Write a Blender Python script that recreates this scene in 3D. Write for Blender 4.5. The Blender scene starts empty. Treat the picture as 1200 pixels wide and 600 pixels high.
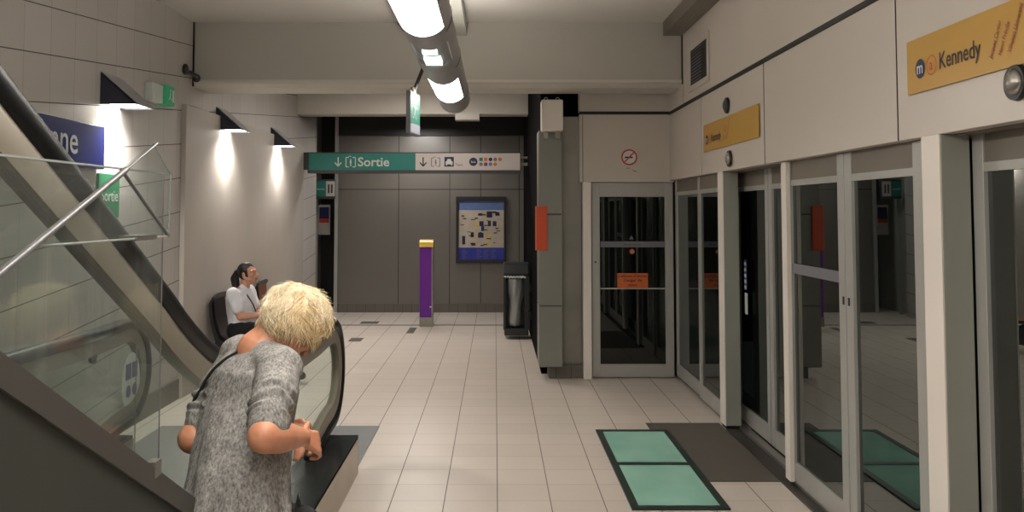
import bpy, bmesh, math, random
from mathutils import Vector as V, Matrix, noise
from mathutils.bvhtree import BVHTree
random.seed(7)
sc = bpy.context.scene
COL = sc.collection
sc.view_settings.view_transform = 'Standard'
sc.view_settings.look = 'None'
sc.view_settings.exposure = 1.08
PI = math.pi

# ------------------------------------------------------------------ materials
def lin(c):
    return tuple(((v/255)/12.92 if v/255 <= .04045 else ((v/255+.055)/1.055)**2.4) for v in c) + (1,)
def newmat(name):
    m = bpy.data.materials.new(name); m.use_nodes = True
    nt = m.node_tree; b = nt.nodes['Principled BSDF']
    return m, nt, b
def mth(nt, op, a, b=None, c=None):
    n = nt.nodes.new('ShaderNodeMath'); n.operation = op
    for i, v in enumerate((a, b, c)):
        if v is None: continue
        if isinstance(v, (int, float)): n.inputs[i].default_value = v
        else: nt.links.new(v, n.inputs[i])
    return n.outputs[0]
def mixc(nt, f, a, b):
    n = nt.nodes.new('ShaderNodeMix'); n.data_type = 'RGBA'
    for s, v in ((n.inputs[0], f), (n.inputs[6], a), (n.inputs[7], b)):
        if isinstance(v, (int, float)): s.default_value = v
        elif isinstance(v, tuple): s.default_value = v
        else: nt.links.new(v, s)
    return n.outputs[2]
def geopos(nt):
    g = nt.nodes.new('ShaderNodeNewGeometry')
    s = nt.nodes.new('ShaderNodeSeparateXYZ'); nt.links.new(g.outputs['Position'], s.inputs[0])
    return g.outputs['Position'], s.outputs
def noisetex(nt, vec, scale, detail=3, rough=.5):
    n = nt.nodes.new('ShaderNodeTexNoise'); n.inputs['Scale'].default_value = scale
    n.inputs['Detail'].default_value = detail; n.inputs['Roughness'].default_value = rough
    if vec is not None: nt.links.new(vec, n.inputs['Vector'])
    return n.outputs['Fac']
def scalev(nt, vec, s):
    n = nt.nodes.new('ShaderNodeVectorMath'); n.operation = 'MULTIPLY'
    nt.links.new(vec, n.inputs[0]); n.inputs[1].default_value = s
    return n.outputs[0]
def plain(name, rgb, rough=.5, metal=0, var=.08, scale=6, bump=0, stretch=(1,1,1), spec=.5):
    m, nt, b = newmat(name)
    tc = nt.nodes.new('ShaderNodeTexCoord').outputs['Object']
    v = scalev(nt, tc, stretch)
    f = noisetex(nt, v, scale, 4)
    c = lin(rgb)
    d = tuple(max(0, x*(1-var*1.6)) for x in c[:3])+(1,)
    e = tuple(min(1, x*(1+var*1.2)) for x in c[:3])+(1,)
    nt.links.new(mixc(nt, f, d, e), b.inputs['Base Color'])
    b.inputs['Roughness'].default_value = rough; b.inputs['Metallic'].default_value = metal
    b.inputs['Specular IOR Level'].default_value = spec
    if bump:
        bp = nt.nodes.new('ShaderNodeBump'); bp.inputs['Strength'].default_value = bump
        bp.inputs['Distance'].default_value = .01
        nt.links.new(noisetex(nt, v, scale*6, 4), bp.inputs['Height']); nt.links.new(bp.outputs[0], b.inputs['Normal'])
    return m
def emit(name, rgb, s):
    m, nt, b = newmat(name)
    b.inputs['Base Color'].default_value = lin(rgb)
    b.inputs['Emission Color'].default_value = lin(rgb); b.inputs['Emission Strength'].default_value = s
    return m
def gridmask(nt, coord, period, off, w):
    t = mth(nt, 'ADD', coord, 100*period - off)
    fr = mth(nt, 'FRACT', mth(nt, 'DIVIDE', t, period))
    d = mth(nt, 'ABSOLUTE', mth(nt, 'SUBTRACT', fr, .5))
    return mth(nt, 'GREATER_THAN', d, .5 - w/(2*period)), mth(nt, 'FLOOR', mth(nt, 'DIVIDE', t, period))
def tiles(name, rgb, line1, line2, cu, cv, pu, pv, ou, ov, wu, wv, rough, skew=0, var=.06, dirt=.12, bump=.15, spec=.5):
    m, nt, b = newmat(name)
    pos, s = geopos(nt)
    u, v = s[cu], s[cv]
    if skew: v = mth(nt, 'SUBTRACT', v, mth(nt, 'MULTIPLY', u, skew))
    mu, iu = gridmask(nt, u, pu, ou, wu); mv, iv = gridmask(nt, v, pv, ov, wv)
    cb = nt.nodes.new('ShaderNodeCombineXYZ'); nt.links.new(iu, cb.inputs[0]); nt.links.new(iv, cb.inputs[1])
    wn = nt.nodes.new('ShaderNodeTexWhiteNoise'); nt.links.new(cb.outputs[0], wn.inputs['Vector'])
    c = lin(rgb)
    base = mixc(nt, wn.outputs['Value'], tuple(x*(1-var) for x in c[:3])+(1,), tuple(x*(1+var) for x in c[:3])+(1,))
    dn = mth(nt, 'MULTIPLY', noisetex(nt, pos, 1.3, 5, .6), dirt)
    base = mixc(nt, dn, base, tuple(x*.35 for x in c[:3])+(1,))
    base = mixc(nt, mth(nt, 'MULTIPLY', noisetex(nt, pos, 45, 3), .12), base, tuple(x*.6 for x in c[:3])+(1,))
    base = mixc(nt, mu, base, lin(line1)); base = mixc(nt, mv, base, lin(line2))
    nt.links.new(base, b.inputs['Base Color'])
    b.inputs['Specular IOR Level'].default_value = spec
    mx = mth(nt, 'MAXIMUM', mu, mv)
    nt.links.new(mth(nt, 'ADD', mth(nt, 'MULTIPLY', mx, .4), mth(nt, 'ADD', rough, mth(nt, 'MULTIPLY', noisetex(nt, pos, 3, 3), .12))), b.inputs['Roughness'])
    bp = nt.nodes.new('ShaderNodeBump'); bp.inputs['Strength'].default_value = bump; bp.inputs['Distance'].default_value = .003; bp.invert = True
    nt.links.new(mx, bp.inputs['Height']); nt.links.new(bp.outputs[0], b.inputs['Normal'])
    return m
def glass(name, tint=(235,240,238), trans=.85, refl=.12, haze=.03, hazecol=(200,205,200), rough=.01, fk=.35):
    m = bpy.data.materials.new(name); m.use_nodes = True; nt = m.node_tree; nt.nodes.clear()
    o = nt.nodes.new('ShaderNodeOutputMaterial')
    tr = nt.nodes.new('ShaderNodeBsdfTransparent'); c = lin(tint); tr.inputs[0].default_value = tuple(x*trans for x in c[:3])+(1,)
    gl = nt.nodes.new('ShaderNodeBsdfGlossy'); gl.inputs['Roughness'].default_value = rough; gl.inputs[0].default_value = (.9,.95,.93,1)
    df = nt.nodes.new('ShaderNodeBsdfDiffuse'); df.inputs[0].default_value = lin(hazecol)
    m1 = nt.nodes.new('ShaderNodeMixShader'); m1.inputs[0].default_value = haze
    nt.links.new(tr.outputs[0], m1.inputs[1]); nt.links.new(df.outputs[0], m1.inputs[2])
    lw = nt.nodes.new('ShaderNodeLayerWeight'); lw.inputs[0].default_value = .35
    fac = mth(nt, 'ADD', refl, mth(nt, 'MULTIPLY', lw.outputs['Fresnel'], fk))
    m2 = nt.nodes.new('ShaderNodeMixShader'); nt.links.new(fac, m2.inputs[0])
    nt.links.new(m1.outputs[0], m2.inputs[1]); nt.links.new(gl.outputs[0], m2.inputs[2])
    nt.links.new(m2.outputs[0], o.inputs[0])
    return m

M = {}
M['floor'] = tiles('floor tiles', (202,191,181), (112,102,94), (150,140,131), 0, 1, .302, .302, .014, 4.79, .006, .004, .3, var=.035, dirt=.14, spec=.45)
M['walltile'] = tiles('wall tiles', (186,180,175), (146,139,133), (82,76,72), 1, 2, .317, .302, 5.182, .0, .004, .007, .42, skew=.094, var=.04, dirt=.12)
M['ceiling'] = plain('painted ceiling', (205,201,195), .8, var=.03, scale=1.5)
M['beam'] = plain('painted beam', (178,174,166), .7, var=.05, scale=1.2)
M['lip'] = plain('beam lip', (196,192,184), .6, var=.05, scale=2)
M['white'] = plain('white lacquer panel', (196,187,178), .32, var=.04, scale=1.5)
M['white2'] = plain('pale lacquer panel', (172,171,163), .4, var=.05, scale=1.5)
M['frame'] = plain('aluminium door frame', (172,171,167), .38, metal=.35, var=.06, scale=4, stretch=(1,1,.2))
M['framel'] = plain('bright door edge', (222,214,206), .35, var=.04, scale=3)
M['postgrey'] = plain('shaded grey green post', (146,146,138), .35, var=.06, scale=3)  # post body darkened for its less lit sides
M['black'] = plain('black', (10,10,10), .5, var=.1)
M['seam'] = plain('dark seam', (22,21,20), .7, var=.1)
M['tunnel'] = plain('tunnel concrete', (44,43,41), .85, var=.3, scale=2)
M['taupe'] = plain('taupe duct', (112,104,94), .5, var=.15, scale=2)
M['clad'] = plain('dark cladding', (52,53,48), .5, metal=.15, var=.08, scale=3, spec=.35)
M['cladcap'] = plain('brushed grey cap', (84,80,75), .4, metal=.5, var=.12, scale=5)
M['steel'] = plain('brushed steel', (150,146,138), .3, metal=.8, var=.12, scale=8, stretch=(1,.15,1))
M['steelside'] = plain('stainless side', (176,165,150), .3, metal=.75, var=.18, scale=5)
M['deck'] = plain('black polished deck', (38,41,43), .18, metal=.4, var=.1, scale=3)
M['rubber'] = plain('black handrail rubber', (11,11,12), .42, var=.1, spec=.3)
M['band'] = plain('beige grey rail profile', (124,116,103), .42, metal=.3, var=.1, scale=3)
M['plate'] = plain('landing plate metal', (122,124,125), .4, metal=.5, var=.14, scale=4)
M['concrete'] = plain('smooth plaster', (178,170,162), .55, var=.13, scale=1.1, bump=.12, stretch=(1,1,.6))
M['plinth'] = tiles('plinth tiles', (98,92,86), (50,46,42), (50,46,42), 0, 1, .15, 10, 0, 0, .004, .001, .4)
M['plinthy'] = tiles('side plinth tiles', (110,104,98), (60,55,50), (60,55,50), 1, 0, .317, 10, 0, 0, .004, .001, .45)
M['farwall'] = tiles('metal wall panels', (106,101,94), (36,34,32), (30,28,27), 0, 2, 60, 60, 30, 2.0, .012, .014, .30, var=.08, dirt=.25, spec=.8)
M['pillar'] = plain('grey pillar cladding', (122,122,114), .4, metal=.2, var=.08, scale=2)
M['darksteel'] = plain('dark polished steel', (140,137,130), .3, metal=.45, var=.25, scale=1.2, stretch=(1,1,2))
M['glassdoor'] = glass('door glass', (150,160,155), .5, .17, .012, (120,130,125))
M['glassend'] = glass('end door glass', (120,128,124), .3, .05, .008, (120,130,125), fk=.2)
M['glassclear'] = glass('balustrade glass', (242,247,244), .985, .03, .004, fk=.10)
M['glassguard'] = glass('guard glass', (244,246,245), .985, .006, .022, (215,215,210), fk=.05)
M['glassedge'] = plain('glass edge', (128,132,130), .3, var=.02)  # lighter grey paints the light caught along glass edges
M['edgedark'] = plain('dark glass edge', (84,84,84), .3, var=.02)
M['teal'] = None
M['yellow'] = plain('yellow sign', (184,142,54), .32, var=.03, scale=2)
M['navy'] = plain('navy lettering', (24,34,72), .5, var=.02)
M['ink'] = plain('dark lettering', (30,28,40), .5, var=.02)
M['red'] = plain('red print', (196,60,40), .5, var=.02)
M['maroon'] = plain('maroon print', (140,60,60), .5, var=.02)
M['greensign'] = plain('teal green sign face', (36,118,110), .45, var=.04)
M['whitesign'] = plain('white sign face', (196,188,184), .45, var=.03)
M['print'] = plain('pale print', (200,206,200), .5, var=.02)
M['bluesign'] = plain('blue sign', (22,30,98), .4, var=.06)
M['orange'] = plain('orange panel', (196,70,28), .5, var=.03)
M['orangesign'] = plain('orange notice', (200,98,40), .5, var=.06)
M['purple'] = plain('purple panel', (92,16,128), .35, var=.05)
M['gold'] = plain('yellow cap', (214,178,70), .4, var=.05)
M['darkplastic'] = plain('dark plastic', (30,31,32), .4, var=.1)
M['greyplastic'] = plain('grey plastic', (62,62,64), .45, var=.1)
M['matdark'] = plain('dark grey tile mat', (84,79,72), .55, var=.1, scale=8)
M['threshold'] = plain('dark threshold', (60,57,53), .4, metal=.3, var=.15, scale=6)
M['lampbody'] = plain('dark blue grey lamp body', (44,46,60), .35, var=.12, scale=5)
M['fixture'] = plain('grey light body', (168,168,172), .4, metal=.2, var=.1, scale=4)
M['brown'] = plain('brown seat lining', (34,24,23), .45, var=.15, scale=6)
M['pgreen'] = plain('green print', (40,120,80), .5); M['porange'] = plain('orange print', (200,110,50), .5)
M['ppurple'] = plain('purple print', (120,40,120), .5); M['pgrey'] = plain('grey print', (110,110,118), .5)
M['lampglow'] = emit('lamp diffuser', (255,250,240), 9)
M['tubeglow'] = emit('tube diffuser', (255,249,240), 15)
M['upglow'] = emit('added uplight glow', (255,248,238), 10)  # glow added to light the ceiling and upper walls
M['greenglow'] = emit('lit exit face', (40,140,95), .12)
M['tealsignglow'] = plain('dark teal face', (22,84,68), .5)

# translucent green floor glass lit from below
def floorglass():
    m, nt, b = newmat('green frosted floor glass')
    pos, s = geopos(nt)
    f = noisetex(nt, pos, 2.2, 3)
    c = mixc(nt, f, lin((104,150,134)), lin((150,190,172)))
    nt.links.new(c, b.inputs['Base Color']); b.inputs['Roughness'].default_value = .16
    nt.links.new(c, b.inputs['Emission Color']); b.inputs['Emission Strength'].default_value = .07
    return m
M['teal'] = floorglass()

# ------------------------------------------------------------------ mesh builder
class MB:
    def __init__(s): s.bm = bmesh.new()
    def quad(s, pts):
        s.bm.faces.new([s.bm.verts.new(p) for p in pts]); return s
    def box(s, x0, y0, z0, x1, y1, z1):
        v = [s.bm.verts.new(p) for p in ((x0,y0,z0),(x1,y0,z0),(x1,y1,z0),(x0,y1,z0),(x0,y0,z1),(x1,y0,z1),(x1,y1,z1),(x0,y1,z1))]
        for f in ((0,3,2,1),(4,5,6,7),(0,1,5,4),(1,2,6,5),(2,3,7,6),(3,0,4,7)): s.bm.faces.new([v[i] for i in f])
        return s
    def prism(s, a, b):
        """solid between two parallel polygons"""
        va = [s.bm.verts.new(p) for p in a]; vb = [s.bm.verts.new(p) for p in b]; n = len(a)
        fs = [s.bm.faces.new(va), s.bm.faces.new(vb[::-1])]
        for i in range(n): s.bm.faces.new((va[i], va[(i+1)%n], vb[(i+1)%n], vb[i]))
        return s
    def prismx(s, x0, x1, yz): return s.prism([(x0,y,z) for y,z in yz], [(x1,y,z) for y,z in yz])
    def cyl(s, p0, p1, r0, r1=None, n=20, caps=True, sx=1):
        if r1 is None: r1 = r0
        p0, p1 = V(p0), V(p1); d = (p1-p0).normalized()
        a = d.orthogonal().normalized(); b = d.cross(a)
        R = []
        for p, r in ((p0, r0), (p1, r1)):
            R.append([s.bm.verts.new(p+(a*math.cos(2*PI*i/n)+b*math.sin(2*PI*i/n))*r) for i in range(n)])
        for i in range(n): s.bm.faces.new((R[0][i], R[0][(i+1)%n], R[1][(i+1)%n], R[1][i]))
        if caps: s.bm.faces.new(R[0][::-1]); s.bm.faces.new(R[1])
        return s
    def loft(s, rings, cap=True, closed=True):
        R = [[s.bm.verts.new(p) for p in r] for r in rings]; n = len(R[0])
        for j in range(len(R)-1):
            for i in range(n if closed else n-1):
                s.bm.faces.new((R[j][i], R[j][(i+1)%n], R[j+1][(i+1)%n], R[j+1][i]))
        if cap: s.bm.faces.new(R[0][::-1]); s.bm.faces.new(R[-1])
        return s
    def tube(s, pts, r, n=10):
        pts = [V(p) for p in pts]; rings = []; prev = None
        for i, p in enumerate(pts):
            t = (pts[min(i+1, len(pts)-1)]-pts[max(i-1, 0)]).normalized()
            a = (prev - t*prev.dot(t)).normalized() if prev else t.orthogonal().normalized()
            prev = a; b = t.cross(a); rr = r[i] if isinstance(r, (list, tuple)) else r
            rings.append([p+(a*math.cos(2*PI*k/n)+b*math.sin(2*PI*k/n))*rr for k in range(n)])
        return s.loft(rings)
    def capsule(s, p0, p1, r0, r1, n=18, h=5):
        p0, p1 = V(p0), V(p1); L = (p1-p0).length
        d = (p1-p0).normalized() if L > 1e-6 else V((0,0,1))
        a = d.orthogonal().normalized(); b = d.cross(a); rings = []
        for k in range(1, h+1):
            t = PI/2*k/h; rings.append((p0-d*r0*math.cos(t), r0*math.sin(t)))
        for k in range(0, h):
            t = PI/2*k/h; rings.append((p1+d*r1*math.sin(t), r1*math.cos(t)))
        return s.loft([[c+(a*math.cos(2*PI*i/n)+b*math.sin(2*PI*i/n))*r for i in range(n)] for c, r in rings])
    def ell(s, c, ax, ay, az, n=20, m=12):
        """ellipsoid, three half-axis vectors"""
        c, ax, ay, az = V(c), V(ax), V(ay), V(az); rings = []
        for j in range(1, m):
            t = PI*j/m
            rings.append([c+az*math.cos(t)+(ax*math.cos(2*PI*i/n)+ay*math.sin(2*PI*i/n))*math.sin(t) for i in range(n)])
        return s.loft(rings)
    def sweep(s, X, path, prof):
        """profile (dx, dn) swept along a path in the YZ plane at X"""
        rings = []
        for i, (y, z) in enumerate(path):
            y0, z0 = path[max(i-1, 0)]; y1, z1 = path[min(i+1, len(path)-1)]
            t = V((0, y1-y0, z1-z0)).normalized(); n = V((0, -t.z, t.y))
            rings.append([V((X+dx, y, z))+n*dn for dx, dn in prof])
        return s.loft(rings)

def setp(o, label=None, cat=None, group=None, kind=None):
    if label: o['label'] = label
    if cat: o['category'] = cat
    if group: o['group'] = group
    if kind: o['kind'] = kind
    return o
def obj(name, mb, mat, parent=None, smooth=False, bevel=0, **kw):
    bm = mb.bm if isinstance(mb, MB) else mb
    bmesh.ops.recalc_face_normals(bm, faces=bm.faces)
    if parent is not None: org = V(parent['org'])
    else:
        xs = [v.co for v in bm.verts]
        org = V(((min(c.x for c in xs)+max(c.x for c in xs))/2, (min(c.y for c in xs)+max(c.y for c in xs))/2, min(c.z for c in xs)))
    for v in bm.verts: v.co -= org
    me = bpy.data.meshes.new(name); bm.to_mesh(me); bm.free()
    me.materials.append(M[mat] if isinstance(mat, str) else mat)
    if smooth:
        for p in me.polygons: p.use_smooth = True
        if smooth == 'auto': me.set_sharp_from_angle(angle=math.radians(35))
    o = bpy.data.objects.new(name, me); COL.objects.link(o)
    if parent is not None: o.parent = parent; o['org'] = parent['org']
    else: o.location = org; o['org'] = tuple(org)
    if bevel:
        b = o.modifiers.new('bevel', 'BEVEL'); b.width = bevel; b.segments = 2; b.limit_method = 'ANGLE'
    setp(o, **kw)
    return o
def thing(name, label, cat, loc, group=None):
    o = bpy.data.objects.new(name, None); COL.objects.link(o); o.location = loc
    o.empty_display_size = .05; o['org'] = tuple(loc)
    return setp(o, label, cat, group)
def struct(name, mb, mat, parent=None, **k):
    o = obj(name, mb, mat, parent, **k)
    if parent is None: o['kind'] = 'structure'
    return o

# flat signs: a frame with origin, reading direction and up
class Fr:
    def __init__(s, o, ux, uy=(0,0,1)): s.o, s.u, s.v = V(o), V(ux).normalized(), V(uy).normalized(); s.n = s.u.cross(s.v)
    def p(s, x, y, d=0): return s.o+s.u*x+s.v*y+s.n*d
    def rect(s, mb, x0, y0, x1, y1, d=.002): mb.quad([s.p(x0,y0,d), s.p(x1,y0,d), s.p(x1,y1,d), s.p(x0,y1,d)]); return mb
    def poly(s, mb, pts, d=.002): mb.quad([s.p(x,y,d) for x,y in pts]); return mb
    def slab(s, mb, x0, y0, x1, y1, d0, d1):
        q = [(x0,y0),(x1,y0),(x1,y1),(x0,y1)]
        mb.prism([s.p(x,y,d0) for x,y in q], [s.p(x,y,d1) for x,y in q]); return mb
    def disc(s, mb, x, y, r, d=.002, n=28, ry=None):
        ry = ry or r
        mb.quad([s.p(x+r*math.cos(2*PI*i/n), y+ry*math.sin(2*PI*i/n), d) for i in range(n)]); return mb
    def ring(s, mb, x, y, r, w, d=.003, n=32):
        for i in range(n):
            a, b = 2*PI*i/n, 2*PI*(i+1)/n
            mb.quad([s.p(x+q*math.cos(t), y+q*math.sin(t), d) for q, t in ((r,a),(r,b),(r-w,b),(r-w,a))])
        return mb
    def bar(s, mb, x0, y0, x1, y1, w, d=.003):
        a, b = V((x0,y0)), V((x1,y1)); t = (b-a).normalized(); n = V((-t.y, t.x))*w/2
        mb.quad([s.p(*q, d) for q in (a-n, b-n, b+n, a+n)]); return mb
    def text(s, string, x, y, size, mat, parent, name='lettering', d=.004, align='LEFT', sx=1, rot=0, bold=0):
        c = bpy.data.curves.new('t', 'FONT'); c.body = string; c.size = size; c.align_x = align; c.offset = bold
        c.resolution_u = 3
        t = bpy.data.objects.new('t', c); COL.objects.link(t)
        me = bpy.data.meshes.new_from_object(t.evaluated_get(bpy.context.evaluated_depsgraph_get()))
        bpy.data.objects.remove(t)
        org = V(parent['org']); cr, sr = math.cos(rot), math.sin(rot)
        for v in me.vertices:
            px, py = v.co.x*sx, v.co.y
            px, py = px*cr-py*sr, px*sr+py*cr
            v.co = s.p(x+px, y+py, d)-org
        me.materials.clear(); me.materials.append(M[mat]); me.name = name
        o = bpy.data.objects.new(name, me); COL.objects.link(o); o.parent = parent; o['org'] = parent['org']
        return o

# ------------------------------------------------------------------ key planes
XL, XR, YE, YF, ZC = -2.8, 1.74, 8.77, 14.4, 3.40
# floor
mb = MB().box(-4.2, -3.5, -.12, 1.95, 15.6, 0); struct('floor', mb, 'floor')
# ceiling
struct('ceiling', MB().box(-3.1, -3.5, ZC, 2.4, 15.6, 3.55), 'ceiling')
# left wall
struct('wall_left', MB().box(-3.0, -3.5, 0, XL, 13.77, ZC), 'walltile')
struct('baseboard_left', MB().box(XL, -3.5, 0, XL+.02, 7.82, .17), 'plinthy')
struct('wall_back', MB().box(-3.0, -3.7, 0, 2.4, -3.5, ZC), 'white2')
# plaster facing on the left wall
struct('trim_1', MB().box(XL, 7.82, 0, XL+.045, 12.68, 2.605), 'concrete', bevel=.006)
# near cross beam with lip
struct('trim_2', MB().box(XL, 8.1, 2.83, XR-.001, 8.6, ZC), 'beam')
struct('trim_3', MB().prismx(XL, XR-.001, [(8.085,2.862),(8.085,2.838),(8.2,2.80),(8.6,2.80),(8.6,2.862)]), 'lip')
struct('trim_4', MB().box(XL-.002, 8.08, 2.80, XL+.012, 8.1, ZC), 'seam')
# far cross beam
struct('trim_5', MB().box(XL, 12.4, 3.02, 1.9, 12.75, ZC), 'lip')
# far metal wall
struct('wall_far', MB().box(-2.56, YF, .14, .47, YF+.15, ZC), 'farwall')
for i, x in enumerate((-1.576, -.74, -.233, .397)): struct('trim_%d' % (30+i), MB().box(x-.005, YF-.0015, .14, x+.005, YF, 2.88), 'seam')
struct('baseboard_far', MB().box(-2.56, YF-.02, 0, .47, YF+.1, .14), 'plinth')
struct('trim_6', MB().box(-2.56, YF-.05, 2.88, .47, YF-.001, ZC), M['black'])  # black strip paints the shadow at the top of the far wall
# doorway at the far left
d = obj('door_1', MB().box(-3.3, 15.2, 0, -2.5, 15.3, 3.4), 'darkplastic', None, kind='structure')
struct('door_frame', MB().box(-2.62, YF-.03, 0, -2.565, YF+.06, 3.19), 'frame', d)
struct('door_frame', MB().box(-2.9, 14.1, 0, -2.85, 14.16, 2.02).box(-2.9, 14.1, 1.98, -2.6, 14.16, 2.03), 'frame', d)
struct('wall_side', MB().box(-3.3, 13.77, 0, -3.0, 15.4, ZC), 'white2')
struct('trim_7', MB().box(-2.56, YF+.15, 0, -2.5, 15.3, ZC), 'darksteel')

# dark block between the hall and the end doors
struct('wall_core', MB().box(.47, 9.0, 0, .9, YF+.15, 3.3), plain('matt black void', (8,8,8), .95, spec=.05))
struct('wall_core_face', MB().box(.66, 8.86, .12, .87, 9.0, 2.6), 'darksteel')
struct('baseboard_core', MB().box(.53, 8.74, 0, .87, 9.0, .125), 'plinth', bevel=.004)
# pillar with clad panels
pl = thing('clad_pillar', 'grey metal-clad square pillar between the litter bin and the end glass door', 'pillar', (.545, 8.8, .12))
for z0, z1 in ((.13, .715), (.725, 1.61), (1.62, 2.44)):
    obj('cladding_panel', MB().box(.43, 8.64, z0, .66, 8.99, z1), 'pillar', pl, bevel=.004)
obj('core', MB().box(.44, 8.65, .125, .65, 8.985, 2.43), 'greyplastic', pl)

# end wall with header panels and a glass door
struct('wall_end', MB().box(.845, YE-.03, 1.935, 1.78, YE+.12, 2.61), 'white')
struct('trim_8', MB().box(.872, YE-.036, 1.935, .877, YE-.03, 2.6), 'seam')
struct('trim_9', MB().box(.845, YE-.04, 2.61, 1.745, YE, 2.64), 'black')
struct('wall_end_upper', MB().box(.845, YE-.03, 2.64, 1.78, YE+.12, ZC), 'white')
struct('trim_10', MB().box(.87, YE-.06, 0, .953, YE+.05, 1.935), 'framel', bevel=.004)

def door_leaf(o, axis, a0, a1, plane, t, z0, zg0, zg1, z1, sa=.085, frame='frame', glassm='glassdoor'):
    """a framed glass leaf: axis 'x' spans x at y=plane, axis 'y' spans y at x=plane"""
    def bx(mb, u0, u1, w0, w1, za, zb):
        if axis == 'x': mb.box(u0, plane+w0, za, u1, plane+w1, zb)
        else: mb.box(plane+w0, u0, za, plane+w1, u1, zb)
        return mb
    obj('stile', bx(MB(), a0, a0+sa, 0, t, z0, z1), frame, o, bevel=.003)
    obj('stile', bx(MB(), a1-sa, a1, 0, t, z0, z1), frame, o, bevel=.003)
    obj('bottom_rail', bx(MB(), a0+sa, a1-sa, .003, t-.003, z0, zg0), frame, o)
    obj('top_rail', bx(MB(), a0+sa, a1-sa, .003, t-.003, zg1, zg1+.035), frame, o)
    obj('transom_panel', bx(MB(), a0+sa, a1-sa, .01, t-.006, zg1+.035, z1), 'taupe' if axis == 'y' else frame, o)
    return obj('glass_pane', bx(MB(), a0+sa, a1-sa, t*.4, t*.4+.008, zg0, zg1), glassm, o)

de = thing('glass_door', 'framed glass door at the end of the platform, orange notice on its dark pane', 'door', (1.36, YE, 0))
door_leaf(de, 'x', .962, 1.775, YE, .05, .01, .135, 1.79, 1.93, sa=.082, glassm='glassend')
obj('lock', MB().cyl((1.0, YE-.004, 1.14), (1.0, YE+.01, 1.14), .009), 'black', de)
F = Fr((1.05, YE+.012, 0), (1,0,0))
st = obj('pale_strip', F.rect(MB(), .002, 1.287, .64, 1.345, .0), 'pgrey', de, label='pale grey sticker strip across the glass')
F.text('Passage interdit', .32, 1.305, .026, 'ink', st, d=.003, align='CENTER')
obj('thin_bar', MB().box(1.05, YE+.008, .872, 1.69, YE+.018, .884), 'frame', de)
mb = MB(); F.poly(mb, [(.287,1.365),(.333,1.365),(.31,1.405)], .001); obj('warning_triangle', mb, 'pgrey', de)
mb = MB(); F.disc(mb, .315, 1.243, .026, .001); k = obj('stop_disc', mb, 'orangesign', de)
obj('disc_bar', F.rect(MB(), .298, 1.238, .332, 1.248, .003), 'whitesign', k)
ns = obj('notice', F.rect(MB(), .165, .882, .47, 1.03, .004), 'orangesign', de, label='orange notice with three lines of black lettering')
for i, (s_, z_) in enumerate((("Défense d'entrer", .99), ('Danger de', .947), ('mort', .9))):
    F.text(s_, .3175, z_, .043, 'ink', ns, d=.007, align='CENTER', bold=.0006)
# unseen dark lobby behind the end door, side wall added to darken its pane
struct('added_lobby_box', MB().box(1.80, 8.9, 0, 1.86, 11.2, 2.6).box(.955, 11.2, 0, 3.2, 11.3, 2.6).box(3.2, 8.9, 0, 3.3, 11.3, 2.6).box(.9, 8.95, 2.55, 3.2, 11.2, 2.6), 'tunnel')

# ------------------------------------------------------------------ right side header
struct('wall_right', MB().box(XR, -3.5, 1.95, XR+.22, YE-.03, 2.605), 'white', bevel=.003)
struct('wall_right_upper', MB().box(XR-.004, -3.5, 2.635, XR+.22, YE-.03, ZC), 'white')
struct('trim_11', MB().box(XR-.006, -3.5, 2.605, XR+.2, YE-.03, 2.635), 'black')
for y in (3.775, 5.65):
    struct('trim_%d' % (12 if y < 4 else 13), MB().box(XR-.0015, y, 1.95, XR, y+.009, 2.605), 'seam')
struct('trim_14', MB().box(XR-.0012, 7.38, 1.95, XR, 7.384, 2.605).box(XR-.0012, 5.73, 2.64, XR, 5.736, ZC).box(XR-.006, 8.05, 2.64, XR, 8.055, 2.86), 'pgrey')
struct('trim_15', MB().box(1.56, -3.5, 3.27, XR-.006, 8.08, ZC), 'taupe', bevel=.004)
struct('trim_16', MB().box(1.73, 8.06, 2.82, 1.738, 8.099, 3.3), 'seam')

# posts between door bays
for i, (y0, y1, lab) in enumerate(((6.71, 6.86, 'pale square post between the two far bays of platform doors'),
                                 (3.43, 3.575, 'thick pale square post in front of the nearest platform door bay'))):
    t = thing('door_post', lab, 'post', (XR+.06, (y0+y1)/2, 0))
    obj('post_body', MB().box(XR+.004, y0, .03, XR+.118, y1, 1.95), 'postgrey', t, bevel=.004)
    obj('lit_face', MB().box(XR-.002, y0, .03, XR+.004, y1, 1.95), 'framel', t)  # paler skin paints the stronger light on the hall-facing side
    obj('foot', MB().box(XR+.01, y0+.01, 0, XR+.13, y1-.01, .03), 'black', t)

# door leaves on the right
def leaf(name, lab, y0, y1, X, sa=.07, frame='frame', z0=.035, group=None):
    t = thing(name, lab, 'door', (X, (y0+y1)/2, 0), group)
    door_leaf(t, 'y', y0, y1, X, .045, z0, .15, 1.80, 1.945, sa=sa, frame=frame)
    return t
t = leaf('platform_door', 'farthest narrow glass panel beside the end door', 7.72, 8.74, 1.79, .055)
t = leaf('platform_door', 'narrow glass panel just before the far pale post', 6.88, 7.70, 1.775, .055)
t = leaf('sliding_door', 'glass sliding door with small white stickers, behind the far pale post', 6.17, 7.02, 1.91, .06)
Fd = Fr((1.905, 7.02, 0), (0,-1,0))
sk = obj('sticker', Fd.rect(MB(), .30, .87, .375, 1.03, .006), 'print', t)
obj('sticker', Fd.rect(MB(), .295, 1.05, .365, 1.28, .006), 'bluesign', t)
mb = MB()
for i in range(5): Fd.rect(mb, .305, 1.06+i*.044, .355, 1.085+i*.044, .009)
obj('sticker_print', mb, 'print', t)
t = leaf('sliding_door', 'narrow dark glass sliding door seen just behind the bright door edge', 5.2, 6.15, 1.91, .07)
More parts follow.
